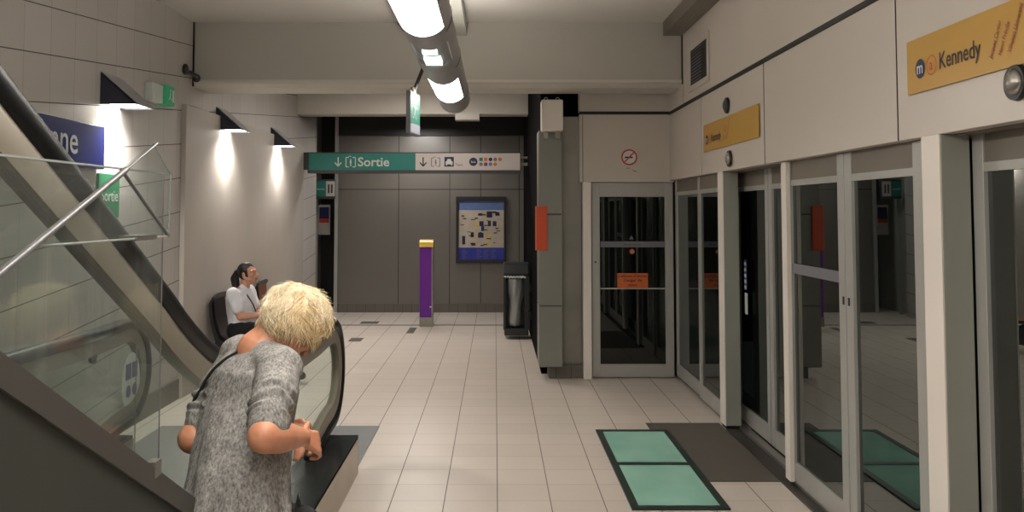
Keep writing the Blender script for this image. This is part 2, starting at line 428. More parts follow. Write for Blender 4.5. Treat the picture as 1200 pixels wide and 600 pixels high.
t = leaf('platform_door', 'wide glass door leaf showing the reflected orange panel', 4.515, 5.42, 1.79, .085)
obj('lead_edge', MB().box(1.765, 5.33, .035, 1.79, 5.42, 1.945), 'framel', t, label='bright white edge strip')
obj('handle_slot', MB().box(1.786, 4.53, 1.17, 1.791, 4.545, 1.21), 'black', t)
Fd = Fr((1.80, 5.33, 0), (0,-1,0))
obj('pale_strip', Fd.rect(MB(), .0, 1.275, .73, 1.335, .004), 'pgrey', t)
t = leaf('platform_door', 'wide glass door leaf against the thick near post', 3.68, 4.505, 1.79, .085)
obj('handle_slot', MB().box(1.786, 4.46, 1.17, 1.791, 4.475, 1.21), 'black', t)
t = leaf('sliding_door', 'nearest dark glass door at the right edge of the picture', 2.25, 3.43, 1.865, .075)
t = leaf('sliding_door', 'glass door leaf beside the camera, past the right edge', .9, 2.24, 1.865, .075)
struct('door_2', MB().box(1.90, -3.5, 0, 1.95, .88, 1.95), 'frame')
struct('trim_17', MB().box(1.74, -3.5, .0, 2.0, 6.7, .012), 'threshold')
struct('trim_18', MB().box(1.84, 5.43, .012, 1.9, 6.7, .03).box(1.8, 3.6, .012, 1.89, 5.42, .03), 'steel')
struct('trim_19', MB().box(1.80, 5.421, 1.945, 1.96, 8.74, 1.95).box(1.80, 2.2, 1.945, 1.96, 5.42, 1.95), 'taupe')
# tunnel beyond the doors
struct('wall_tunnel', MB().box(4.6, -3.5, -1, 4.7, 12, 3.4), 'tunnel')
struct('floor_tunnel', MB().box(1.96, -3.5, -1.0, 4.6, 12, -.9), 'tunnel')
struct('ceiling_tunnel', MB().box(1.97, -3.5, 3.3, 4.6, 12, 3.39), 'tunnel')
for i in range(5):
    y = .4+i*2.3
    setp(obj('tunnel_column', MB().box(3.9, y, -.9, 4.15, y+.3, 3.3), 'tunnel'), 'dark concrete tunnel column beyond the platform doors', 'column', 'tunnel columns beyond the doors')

# floor mat and glass floor lights
obj('tactile_mat', MB().box(1.17, 5.44, 0, 1.74, 6.92, .004), 'matdark', label='dark grey tiled strip in the floor by the doors', cat='floor mat')
g = thing('floor_light', 'green frosted glass floor panels in a dark metal frame', 'floor light', (1.02, 5.8, 0))
obj('frame', MB().box(.755,4.93,.0,.80,6.68,.012).box(1.255,4.93,.0,1.30,6.68,.012).box(.80,6.63,0,1.255,6.68,.012).box(.80,4.93,0,1.255,4.98,.012).box(.80,5.765,0,1.255,5.825,.012), plain('dark green metal frame', (44,58,52), .4, metal=.3), g)
for y0, y1 in ((4.98, 5.765), (5.825, 6.63)):
    obj('glass_panel', MB().box(.80, y0, .001, 1.255, y1, .009), 'teal', g)
for i, (x0, y0, x1, y1, m_) in enumerate(((-1.98,12.95,-1.72,13.2,'matdark'), (-1.86,11.2,-1.70,11.5,'matdark'), (-1.2,11.95,-1.1,12.5,'matdark'))):  # flat dark inlays paint shadows lying on the floor
    obj('floor_shadow', MB().box(x0,y0,0,x1,y1,.003), m_, label=('dark painted shadow patch on the floor farthest left', 'dark painted shadow patch on the floor left of the escalator newel', 'small painted shadow patch left of the purple post')[i], cat='painted shadow')
obj('floor_strip', MB().box(-2.5, 12.75, 0, .4, 12.83, .002), 'matdark', label='thin dark groove across the floor before the far wall', cat='floor strip')

# ------------------------------------------------------------------ round cover plugs, vent, signs on header
for i, (y, z, lab) in enumerate(((6.53,2.435,'small dark oval plug above the far yellow sign'), (6.48,2.035,'small round metal plug below the far yellow sign'), (2.9,2.075,'round dark metal plug below the near yellow sign'))):
    t = thing('round_plug', lab, 'plug', (XR, y, z))
    obj('rim', MB().cyl((XR-.004,y,z),(XR-.02,y,z),.062,.058,28), 'darkplastic', t, smooth='auto')
    obj('dome', MB().ell((XR-.018,y,z),(.022,0,0),(0,.045,0),(0,0,.045)), 'greyplastic' if i < 1 else 'steel', t, smooth=True)
v = thing('air_vent', 'square louvred air vent high on the wall above the black line', 'vent', (XR, 7.4, 2.75))
obj('frame', MB().box(XR-.014,7.05,2.70,XR-.006,7.12,3.11).box(XR-.014,7.12,3.06,XR-.006,7.8,3.11).box(XR-.014,7.12,2.70,XR-.006,7.8,2.75).box(XR-.014,7.72,2.75,XR-.006,7.8,3.06), 'white', v)
obj('backing', MB().box(XR-.008,7.12,2.75,XR-.005,7.72,3.06), 'black', v)
for i in range(11):
    z = 2.762+i*.027
    obj('louvre', MB().prism([(XR-.016,7.3,z),(XR-.008,7.3,z+.012),(XR-.008,7.3,z+.015),(XR-.018,7.3,z+.004)], [(XR-.016,7.66,z),(XR-.008,7.66,z+.012),(XR-.008,7.66,z+.015),(XR-.018,7.66,z+.004)]), 'pgrey', v)

def yellow(y0, L, lab):
    t = thing('direction_sign', lab, 'sign', (XR, y0-L/2, 2.13))
    F = Fr((XR-.006, y0, 2.132), (0,-1,0))
    obj('panel', F.slab(MB(), 0, 0, L, .222, 0, .006), 'yellow', t)
    obj('line_roundel', F.disc(MB(), .116, .094, .040, .008), 'navy', t)
    F.text('m', .116, .074, .070, 'print', t, 'roundel_letter', d=.010, align='CENTER', bold=.001)
    obj('letter_ring', F.ring(MB(), .208, .094, .040, .004, .008), 'red', t)
    F.text('a', .208, .075, .064, 'red', t, 'ring_letter', d=.010, align='CENTER', bold=.0005)
    F.text('Kennedy', .265, .068, .092, 'ink', t, 'station_name', d=.008, sx=.90, bold=.0010)
    for i, s_ in enumerate(('Jacques Cartier', 'Henri Fréville', 'Villejean Université')):
        F.text(s_, .63+i*.055, .045, .030, 'maroon', t, 'small_lettering', d=.008, rot=math.radians(62), sx=.72, bold=.0006)
    return t
yellow(7.26, 1.52, 'farther of the two yellow direction signs, between two round plugs on the white header')
yellow(3.66, 1.52, 'nearer and larger-looking yellow direction sign reading Kennedy, above the near door post')

ns = thing('no_smoking_sign', 'round red and white no smoking sign on the end wall', 'sign', (1.337, YE-.03, 2.1))
F = Fr((1.337, YE-.034, 2.182), (1,0,0))
obj('disc', F.disc(MB(), 0, 0, .075, .0), 'print', ns)
obj('cigarette', F.rect(MB(), -.045, -.008, .035, .006, .002), 'ink', ns)
mb = MB(); F.bar(mb, .005,.01,.02,.02,.006,.002); F.bar(mb,.02,.02,.01,.035,.006,.002); obj('smoke_curl', mb, 'pgrey', ns)
mb = MB(); F.ring(mb, 0, 0, .08, .014, .003); F.bar(mb, -.05,-.05,.05,.05,.012,.004); obj('ban_ring', mb, 'red', ns)
obj('caption', F.rect(MB(), -.03, -.112, .01, -.105, .001).quad([F.p(.03,-.135,.001),F.p(.075,-.148,.001),F.p(.075,-.14,.001),F.p(.03,-.127,.001)]), 'pgrey', ns)

# ------------------------------------------------------------------ pictogram helper pieces
def arrow_down(F, mb, x, y, s, d=.004, w=.018):
    F.bar(mb, x, y+s*.5, x, y-s*.45, w, d); F.bar(mb, x-s*.36, y-s*.08, x+.003, y-s*.5, w, d); F.bar(mb, x+s*.36, y-s*.08, x-.003, y-s*.5, w, d)
def lift_icon(F, mb, x, y, s, d=.004):
    h = s/2
    for a in ((-h,-h,-h,h),(h,-h,h,h)): F.bar(mb, x+a[0], y+a[1], x+a[2], y+a[3], s*.1, d)
    for a in ((-h,-h,-h*.4,-h),(h*.4,-h,h,-h),(-h,h,-h*.4,h),(h*.4,h,h,h)): F.bar(mb, x+a[0], y+a[1], x+a[2], y+a[3], s*.1, d)
    F.disc(mb, x, y+h*.45, s*.09, d); F.rect(mb, x-s*.1, y-h*.3, x+s*.1, y+h*.25, d); F.rect(mb, x-s*.07, y-h*.9, x-s*.015, y-h*.3, d); F.rect(mb, x+s*.015, y-h*.9, x+s*.07, y-h*.3, d)
    F.bar(mb, x-h*.5, y+h*1.1, x-h*.2, y+h*1.35, s*.06, d); F.bar(mb, x-h*.2, y+h*1.35, x+h*.1, y+h*1.1, s*.06, d)

# ------------------------------------------------------------------ long exit sign
YS = 12.6
t = thing('exit_sign', 'long green and white exit sign reading Sortie, hung across the hall', 'sign', (-1.15, YS, 2.19))
obj('casing', MB().box(-2.69, YS, 2.188, .372, YS+.14, 2.49), 'greyplastic', t)
F = Fr((-2.67, YS-.001, 2.232), (1,0,0)); H_ = .243
g1 = obj('green_face', F.slab(MB(), 0, 0, 1.53, H_, 0, .004), 'greensign', t)
w1 = obj('white_face', F.slab(MB(), 1.53, 0, 3.03, H_, 0, .004), 'whitesign', t)
mb = MB(); arrow_down(F, mb, .42, .12, .13, .006); obj('arrow', mb, 'print', g1)
mb = MB(); lift_icon(F, mb, .60, .115, .135, .006); obj('lift_symbol', mb, 'print', g1)
F.text('Sortie', .70, .058, .180, 'print', g1, d=.007, sx=1.04, bold=.003)
mb = MB(); arrow_down(F, mb, 1.64, .12, .13, .006); obj('arrow', mb, 'navy', w1)
mb = MB(); lift_icon(F, mb, 1.82, .115, .12, .006); obj('lift_symbol', mb, 'pgrey', w1)
tx = obj('taxi_square', F.rect(MB(), 1.945, .05, 2.08, .19, .006), 'navy', w1)
mb = MB(); F.rect(mb, 1.962,.085,2.063,.125,.008); F.poly(mb, [(1.975,.125),(2.05,.125),(2.035,.16),(1.99,.16)], .008); F.rect(mb,1.968,.068,1.985,.085,.008); F.rect(mb,2.04,.068,2.057,.085,.008); obj('car_symbol', mb, 'print', tx)
F.text('Taxis', 2.10, .062, .05, 'ink', w1, d=.007)
bd = obj('bus_disc', F.disc(MB(), 2.36, .12, .06, .006), 'navy', w1)
F.text('bus', 2.36, .105, .05, 'print', bd, d=.008, align='CENTER')
cs = ['pgreen','porange','navy','pgrey','porange','pgrey','ppurple','pgrey','porange']
for i, c in enumerate(cs):
    x = 2.47+(i % 5)*.068 if i < 5 else 2.47+(i-5)*.068; y = .155 if i < 5 else .085
    mb = MB()
    if i in (0, 1, 6): F.rect(mb, x-.025, y-.025, x+.025, y+.025, .006)
    else: F.disc(mb, x, y, .027, .006, 16)
    obj('line_badge', mb, c, w1)
obj('bracket', MB().box(.372, YS+.03, 2.30, .47, YS+.1, 2.34), 'steel', t)
obj('bracket', MB().box(.372, YS+.03, 2.40, .47, YS+.1, 2.43), 'steel', t)
obj('bracket', MB().box(-2.80, YS+.03, 2.24, -2.69, YS+.1, 2.49), 'greyplastic', t)
# small lift sign under its left end
t = thing('lift_sign', 'small green and white lift sign by the far left doorway', 'sign', (-2.7, 14.0, 1.85))
F = Fr((-2.86, 14.0, 1.87), (1,0,0))
obj('casing', MB().box(-2.86, 14.0, 1.84, -2.55, 14.06, 2.15), 'greyplastic', t)
obj('green_face', F.slab(MB(), 0, .01, .17, .25, 0, .004), 'greensign', t)
w = obj('white_face', F.slab(MB(), .17, .01, .31, .25, 0, .004), 'whitesign', t)
mb = MB(); F.rect(mb, .20,.06,.225,.2,.006); F.rect(mb,.25,.06,.275,.2,.006); obj('symbol', mb, 'ink', w)
F.text('Sortie', .085, .11, .05, 'print', t, d=.006, align='CENTER')
t = thing('small_poster', 'small bright notice on the far left doorway wall', 'poster', (-2.9, 14.6, 1.3))
F = Fr((-2.95, 14.7, 1.25), (1,0,0)); obj('sheet', F.slab(MB(), 0, 0, .2, .5, 0, .01), 'whitesign', t)
obj('print_block', F.rect(MB(), .02, .26, .18, .46, .013), 'bluesign', t); obj('print_block', F.rect(MB(), .02, .2, .18, .27, .014), 'red', t)

# ------------------------------------------------------------------ map poster
t = thing('map_poster', 'framed neighbourhood map poster with a blue lower strip on the metal wall', 'poster', (-.22, YF, .8))
F = Fr((-.635, YF-.03, .8), (1,0,0)); W_, Hh = .82, 1.08
obj('frame', F.slab(MB(), 0, 0, W_, .05, -.03, .02).prism([F.p(0,.05,-.03),F.p(.04,.05,-.03),F.p(.04,Hh,-.03),F.p(0,Hh,-.03)],[F.p(0,.05,.02),F.p(.04,.05,.02),F.p(.04,Hh,.02),F.p(0,Hh,.02)]).prism([F.p(W_-.04,.05,-.03),F.p(W_,.05,-.03),F.p(W_,Hh,-.03),F.p(W_-.04,Hh,-.03)],[F.p(W_-.04,.05,.02),F.p(W_,.05,.02),F.p(W_,Hh,.02),F.p(W_-.04,Hh,.02)]).prism([F.p(.04,Hh-.075,-.03),F.p(W_-.04,Hh-.075,-.03),F.p(W_-.04,Hh,-.03),F.p(.04,Hh,-.03)],[F.p(.04,Hh-.075,.02),F.p(W_-.04,Hh-.075,.02),F.p(W_-.04,Hh,.02),F.p(.04,Hh,.02)]), 'darkplastic', t)
F.text('Plan du quartier', .05, Hh-.055, .045, 'bluesign', t, 'title', d=.022)
M['map'] = plain('map paper', (186,174,158), .5, var=.2, scale=8)
M['mapblue'] = plain('pale blue map strip', (88,112,160), .5, var=.2, scale=12)
M['mapdeep'] = plain('deep blue legend', (36,48,150), .45, var=.15, scale=20)
sh = obj('map_sheet', F.rect(MB(), .04, .25, W_-.04, .86, 0), 'map', t)
obj('header_strip', F.rect(MB(), .04, .86, W_-.04, Hh-.075, 0), 'mapblue', t)
lg = obj('legend', F.rect(MB(), .04, .05, W_-.04, .25, 0), 'mapdeep', t)
mb = MB(); rr = random.Random(3)
for c_ in (.1, .33, .45, .57):
    for r_ in range(6): F.rect(mb, c_, .07+r_*.028, c_+rr.uniform(.05,.1), .077+r_*.028, .002)
obj('legend_text', mb, 'pgrey', lg)
mb = MB()
for x, y, w, h in ((.5,.74,.09,.1),(.64,.77,.07,.06),(.38,.6,.07,.08),(.41,.52,.05,.08),(.52,.6,.05,.09),(.6,.6,.06,.08),(.24,.42,.05,.08),(.36,.41,.09,.08),(.1,.3,.05,.14),(.36,.77,.07,.04)): F.rect(mb, x, y, x+w, y+h, .002)
obj('map_blocks', mb, 'navy', sh)
mb = MB()
for _ in range(26):
    x, y = rr.uniform(.06, .68), rr.uniform(.27, .83); F.rect(mb, x, y, x+rr.uniform(.03,.08), y+rr.uniform(.01,.02), .003)
obj('map_labels', mb, 'ink', sh)
mb = MB()
for _ in range(8):
    x, y = rr.uniform(.08, .66), rr.uniform(.3, .8); F.disc(mb, x, y, rr.uniform(.02,.045), .001, 8)
obj('map_patches', mb, 'gold', sh)

# ------------------------------------------------------------------ purple post, bin, orange panel, speaker box
t = thing('ticket_post', 'slim purple post with a yellow cap standing on the open floor', 'post', (-.98, 12.7, 0))
obj('foot', MB().box(-1.075, 12.6, 0, -.885, 12.76, .13), 'steel', t, bevel=.005)
obj('column', MB().box(-1.075, 12.62, .13, -.885, 12.76, 1.13), 'purple', t, bevel=.006)
obj('corner_trim', MB().box(-.905, 12.605, .13, -.884, 12.63, 1.13), 'steel', t)
obj('cap', MB().box(-1.08, 12.6, 1.13, -.88, 12.765, 1.2).prismx(-1.08, -.88, [(12.6,1.2),(12.765,1.2),(12.765,1.235),(12.64,1.225)]), 'gold', t, bevel=.003)
obj('label_plate', MB().box(-.93, 12.615, .27, -.89, 12.62, .29), 'print', t)

M['bag'] = glass('clear bin bag', (190,196,196), .6, .14, .5, (190,192,190), rough=.25)
bx0, bx1, by0, by1 = .11, .44, 11.35, 11.7
t = thing('litter_bin', 'dark wall-hung litter bin with a clear plastic bag', 'litter bin', (.28, 11.5, .06))
obj('lid', MB().prismx(bx0, bx1, [(by0,.80),(by0-.02,.84),(by0+.05,.965),(by1,.975),(by1,.80)]), 'darkplastic', t, bevel=.012)
obj('side_frame', MB().box(bx0,by0+.02,.12,bx0+.03,by1,.80), 'darkplastic', t)
obj('side_frame', MB().box(bx1-.06,by0+.02,.12,bx1,by1,.80), 'darkplastic', t)
obj('back_plate', MB().box(bx0,by1-.03,.1,bx1,by1,.80), 'darkplastic', t)
obj('base', MB().box(bx0+.01,by0,.05,bx1-.01,by1,.14), 'darkplastic', t, bevel=.015)
for z in (.25, .6): obj('bracket', MB().box(bx1,by0+.1,z,.47,by1-.1,z+.1), 'darkplastic', t)
mb = MB(); rings = []
for k in range(15):
    q = k/14; z = .79-q*.63; rx = .115-.045*q+.012*math.sin(q*9); cx_ = .265+.01*math.sin(q*5)
    rings.append([V((cx_+rx*math.cos(a)*(1+.08*math.sin(a*5+q*8)), 11.5+rx*1.1*math.sin(a)*(1+.07*math.sin(a*7+q*6)), z)) for a in [2*PI*i/28 for i in range(28)]])
obj('bin_bag', mb.loft(rings), 'bag', t, smooth=True)
mb = MB(); mb.tube([(.12+.008*i, by0-.005+.004*math.sin(i*2), .80+.01*math.sin(i*1.3)) for i in range(35)], [.006+.006*abs(math.sin(i*.8)) for i in range(35)], 8)
obj('bag_rim', mb, 'print', t, smooth=True)

t = thing('orange_panel', 'plain orange panel fixed to the upper edge of the grey pillar', 'panel', (.45, 8.63, 1.26))
obj('plate', MB().box(.395, 8.618, 1.262, .512, 8.641, 1.695), 'orange', t, bevel=.003)
mb = MB()
for i in range(18): mb.box(.398, 8.611, 1.28+i*.023, .404, 8.614, 1.288+i*.023)
obj('perforation', mb, 'print', t)
t = thing('wall_speaker', 'white box-shaped unit hung above the grey pillar', 'speaker box', (.555, 8.6, 2.41))
obj('housing', MB().box(.452, 8.5, 2.425, .663, 8.68, 2.73), 'framel', t, bevel=.012)
for x in (.50, .615):
    obj('hook', MB().tube([(x+.02*math.cos(a), 8.58, 2.73+.03*math.sin(a)) for a in [PI*i/8 for i in range(9)]], .004, 6), 'steel', t)
    obj('bracket', MB().box(x-.02, 8.6, 2.36, x+.02, 8.66, 2.425), 'steel', t)
obj('wall_arm', MB().box(.54, 8.66, 2.5, .58, 9.0, 2.55), 'greyplastic', t)

# ------------------------------------------------------------------ ceiling tube light
t = thing('tube_light', 'long grey tubular ceiling light with bright diffusers running towards the beam', 'ceiling light', (-.335, 4, 2.45))
XC, ZT, RT = -.335, 2.585, .128
def arc_seg(y0, y1, a0, a1, r, n=28, thick=.012):
    rings = []
    for y in (y0, y1):
        o_ = [V((XC+r*math.sin(a0+(a1-a0)*i/n), y, ZT-r*math.cos(a0+(a1-a0)*i/n))) for i in range(n+1)]
        i_ = [V((XC+(r-thick)*math.sin(a0+(a1-a0)*i/n), y, ZT-(r-thick)*math.cos(a0+(a1-a0)*i/n))) for i in range(n, -1, -1)]
        rings.append(o_+i_)
    return MB().loft(rings)
segs = [(-3.3,-.3),(.2,4.05),(5.62,6.55)]
edges_ = [-3.4,-3.3,-.3,.2,4.05,5.42,6.62,7.45]
obj('shell', arc_seg(-3.4, 7.25, math.radians(50), math.radians(140), RT), 'fixture', t, smooth='auto')
obj('shell', arc_seg(-3.4, 7.25, math.radians(220), math.radians(310), RT), 'fixture', t, smooth='auto')
obj('added_uplight', arc_seg(-3.35, 7.2, math.radians(140), math.radians(220), RT-.01), 'upglow', t, smooth='auto')  # emissive strip added along the tube top, hidden from below, to brighten the ceiling
for a, b in ((-3.4,-3.3),(-.3,.2),(4.05,4.38),(4.93,5.62),(6.55,7.25)):
    obj('belly', arc_seg(a, b, math.radians(-50), math.radians(50), RT), 'fixture', t, smooth='auto')
for a, b in segs:
    obj('diffuser', arc_seg(a, b, math.radians(-50), math.radians(50), RT-.004), 'tubeglow', t, smooth='auto')
e = obj('small_lamp_housing', arc_seg(4.38, 4.93, math.radians(-50), math.radians(50), RT-.012), 'fixture', t, smooth='auto')
sl = emit('small lamp', (235,255,240), 1.2)
obj('small_lamp', MB().box(XC-.038,4.46,ZT-RT+.0,XC+.038,4.52,ZT-RT+.02), sl, e)
obj('small_lamp', MB().box(XC-.045,4.66,ZT-RT-.001,XC+.045,4.85,ZT-RT+.02), sl, e)
for y in (-3.4, 7.25):
    obj('end_cap', MB().cyl((XC,y-.01,ZT),(XC,y+.03,ZT),RT+.003,RT-.02,32), 'fixture', t, smooth='auto')
for y in (3.55, 4.15, 5.2, 6.7):
    obj('joint_ring', arc_seg(y, y+.012, math.radians(52), math.radians(308), RT+.003), 'greyplastic', t)
for y in (.5, 6.2):
    obj('hanger', MB().cyl((XC,y,ZT+RT-.01),(XC,y,3.27),.012), 'fixture', t)
struct('trim_20', MB().box(-.83, -3.5, 3.275, -.262, 8.095, ZC), 'white2', bevel=.004)
struct('trim_21', MB().box(-.56, 12.3, 2.93, -.22, 12.55, 3.02), 'lip')

# second light line beyond the beam (mostly hidden by it)
t = thing('rear_ceiling_light', 'ceiling light beyond the beam, tucked against the ceiling', 'ceiling light', (-.9, 10.3, 3.3))
obj('body', MB().box(-1.1, 9.2, 3.33, -.7, 11.8, 3.395), 'fixture', t)
obj('diffuser', MB().box(-1.08, 9.25, 3.315, -.72, 11.75, 3.33), emit('rear tube', (255,246,235), 8), t)

# hanging pictogram sign
t = thing('hanging_sign', 'small green double-faced sign hanging on a rod from the tube light', 'sign', (-.57, 6.2, 2.22))
ang = math.radians(8); u = V((math.sin(ang)*1, math.cos(ang), 0)); n_ = V((u.y, -u.x, 0))
F = Fr((-.585, 6.05, 2.185), (math.sin(ang)*1, math.cos(ang), 0))
Ls = .30
obj('casing', MB().prism([F.p(0,0,0),F.p(Ls,0,0),F.p(Ls,.30,0),F.p(0,.30,0)],[F.p(0,0,-.03),F.p(Ls,0,-.03),F.p(Ls,.30,-.03),F.p(0,.30,-.03)]), 'greyplastic', t)
gf = obj('green_face', F.rect(MB(), .01, .075, Ls-.01, .29, .002), 'tealsignglow', t)
obj('white_face', F.rect(MB(), .01, .01, Ls-.01, .075, .002), 'pgrey', t)
mb = MB(); F.disc(mb, .14,.235,.022,.005,14); F.bar(mb,.14,.21,.11,.15,.03,.005); F.bar(mb,.11,.15,.07,.11,.018,.005); F.bar(mb,.12,.15,.17,.11,.018,.005); F.bar(mb,.14,.2,.2,.18,.014,.005); F.bar(mb,.13,.2,.08,.19,.014,.005)
obj('pictogram', mb, 'pgrey', gf)
obj('rod', MB().cyl(F.p(.15,.30,-.015), F.p(.15,.56,-.015)+V((.1,0,0)), .013), 'darkplastic', t)
obj('clamp', MB().cyl(F.p(.15,.29,-.015), F.p(.15,.34,-.015), .02), 'steel', t)
obj('arm', MB().cyl(F.p(.15,.555,-.015)+V((.1,0,0)), V((XC-.1, F.p(.15,0,0).y, 2.66)), .013), 'darkplastic', t)

# ------------------------------------------------------------------ wedge wall lamps
def wedge(y0, z0, xw, lab):
    t = thing('wall_lamp', lab, 'wall lamp', (xw, y0+.17, z0), 'wedge wall lamps on the left wall')
    L, Pj, Hh = .34, .27, .235
    for k in (y0, y0+L-.008):
        obj('side_plate', MB().prism([(xw,k,z0),(xw+Pj,k,z0),(xw,k,z0+Hh)], [(xw,k+.008,z0),(xw+Pj,k+.008,z0),(xw,k+.008,z0+Hh)]), 'lampbody', t)
    obj('sloping_front', MB().prism([(xw+Pj,y0,z0),(xw,y0,z0+Hh),(xw,y0,z0+Hh-.012),(xw+Pj-.02,y0,z0)], [(xw+Pj,y0+L,z0),(xw,y0+L,z0+Hh),(xw,y0+L,z0+Hh-.012),(xw+Pj-.02,y0+L,z0)]), 'fixture', t)
    obj('diffuser', MB().box(xw+.02,y0+.012,z0+.012,xw+Pj-.03,y0+L-.012,z0+.02), 'lampglow', t)
    for nm, e_, sz, bl, px_, dr in (('lamp_beam', 26, 62, .55, .17, (-.80, 0, -1)), ('lamp_spill', 42, 150, .8, .14, (.12, 0, -1))):
        l = bpy.data.lights.new(nm, 'SPOT'); l.energy = e_; l.spot_size = math.radians(sz); l.spot_blend = bl; l.shadow_soft_size = .03; l.color = (1,.96,.9)
        o = bpy.data.objects.new(nm, l); COL.objects.link(o); o.parent = t
        o.location = (px_, 0, -.006); o.rotation_euler = V(dr).to_track_quat('-Z', 'Y').to_euler()
wedge(6.2, 2.405, XL, 'nearest wedge-shaped wall lamp, above the blue station sign')
wedge(8.79, 2.462, XL, 'middle wedge-shaped wall lamp, over the plaster wall')
wedge(10.94, 2.462, XL, 'farthest wedge-shaped wall lamp, over the plaster wall near the exit sign')

# exit box, camera bracket
t = thing('emergency_light', 'clear emergency box with a lit green running-man face on the tiled wall', 'exit light', (XL, 7.2, 2.53))
obj('housing', MB().box(XL, 6.98, 2.53, XL+.07, 7.20, 2.68), 'print', t, bevel=.01)
obj('green_face', MB().box(XL, 7.20, 2.53, XL+.09, 7.40, 2.69), 'greenglow', t, bevel=.004)
F = Fr((XL+.092, 7.19, 2.54), (0,1,0)); mb = MB(); F.disc(mb,.11,.11,.014,.001,12); F.bar(mb,.11,.095,.1,.06,.022,.001); F.bar(mb,.1,.06,.07,.03,.012,.001); F.bar(mb,.1,.06,.13,.03,.012,.001); F.rect(mb,.15,.02,.19,.12,.001)
obj('running_figure', mb, 'print', t)
F = Fr((XL, 7.195, 2.54), (1,0,0))
obj('side_glow', F.rect(MB(), .002, .02, .068, .12, .003), 'greenglow', t)
t = thing('wall_bracket', 'small black bracket with a knob where the tiled wall meets the beam', 'bracket', (XL, 8.0, 2.86))
obj('arm', MB().tube([(XL,7.85,2.90),(XL+.05,7.88,2.895),(XL+.06,8.0,2.885),(XL+.05,8.09,2.88)], .02, 10), 'darkplastic', t, smooth=True)
obj('knob', MB().ell((XL+.02,7.84,2.92),(.03,0,0),(0,.03,0),(0,0,.05)), 'darkplastic', t, smooth=True)
obj('knob', MB().ell((XL+.05,8.05,2.87),(.035,0,0),(0,.03,0),(0,0,.04)), 'darkplastic', t, smooth=True)

# station name signs on left wall
t = thing('station_sign', 'blue station name sign with white letters on the tiled wall', 'sign', (XL+.02, 5.4, 1.94))
F = Fr((XL+.05, 4.35, 1.94), (0,1,0))
obj('panel', F.slab(MB(), 0, 0, 1.83, .30, -.045, 0), 'bluesign', t, bevel=.004)
obj('top_edge', F.slab(MB(), 0, .30, 1.83, .305, -.045, 0), 'print', t)
F.text('Sainte-Anne', 1.43, .085, .26, 'print', t, 'lettering', d=.004, align='RIGHT', bold=.002)
t = thing('exit_plate', 'green plate reading Sortie on the tiled wall behind the glass', 'sign', (XL+.02, 6.3, 1.6))
F = Fr((XL+.02, 6.17, 1.6), (0,1,0))
obj('plate', F.slab(MB(), 0, 0, .34, .315, -.021, 0), 'pgreen', t, bevel=.003)
F.text('Sortie', .17, .12, .115, 'print', t, 'lettering', d=.003, align='CENTER', bold=.001)

# ------------------------------------------------------------------ escalator
esc = thing('escalator', 'escalator with black handrails and glass sides coming down to the landing on the left', 'escalator', (-1.7, 4.0, 0))
SL = .567
def deckz(y):
    s_ = .98-SL*(y-2.278)
    if s_ > .34: return s_
    if y > 3.75: return .24
    q = (y-3.407)/(3.75-3.407); return .34*(1-q)**2+2*q*(1-q)*.245+.24*q*q if q > 0 else s_
ys = [-1.2, 0, 1, 2, 3, 3.3]+[3.4+.05*i for i in range(9)]+[4.5, 5.61]
hp = [(-1.2, 1.90+SL*(1.9+1.2)), (1.9, 1.90), (2.4, 1.62), (2.8, 1.395)]
for i in range(1, 13):
    q = i/12; a, b, c = (2.8,1.395), (3.45,.975), (4.25,.965)
    hp.append(((1-q)**2*a[0]+2*q*(1-q)*b[0]+q*q*c[0], (1-q)**2*a[1]+2*q*(1-q)*b[1]+q*q*c[1]))
hp.append((5.2, .955))
for i in range(0, 21):
    a = PI/2-PI*i/20; hp.append((5.63+.36*math.cos(a), .605+.36*math.sin(a)*(1 if i<10 else .93)))
hp += [(5.46, .262), (5.25, .235), (5.1, .19)]
hprof = [(.045*math.copysign(abs(math.cos(a))**.7,math.cos(a)), .036*math.copysign(abs(math.sin(a))**.8,math.sin(a))-.036) for a in [2*PI*i/16 for i in range(16)]]
bprof = [(-.022,-.06),(.022,-.06),(.034,-.09),(.024,-.15),(-.024,-.15),(-.034,-.09)]
def offs(path, dn):
    out = []
    for i, (y, z) in enumerate(path):
        y0, z0 = path[max(i-1,0)]; y1, z1 = path[min(i+1,len(path)-1)]
        t = V((y1-y0, z1-z0)).normalized(); out.append((y-t.y*dn*1, z+t.x*dn))
    return out
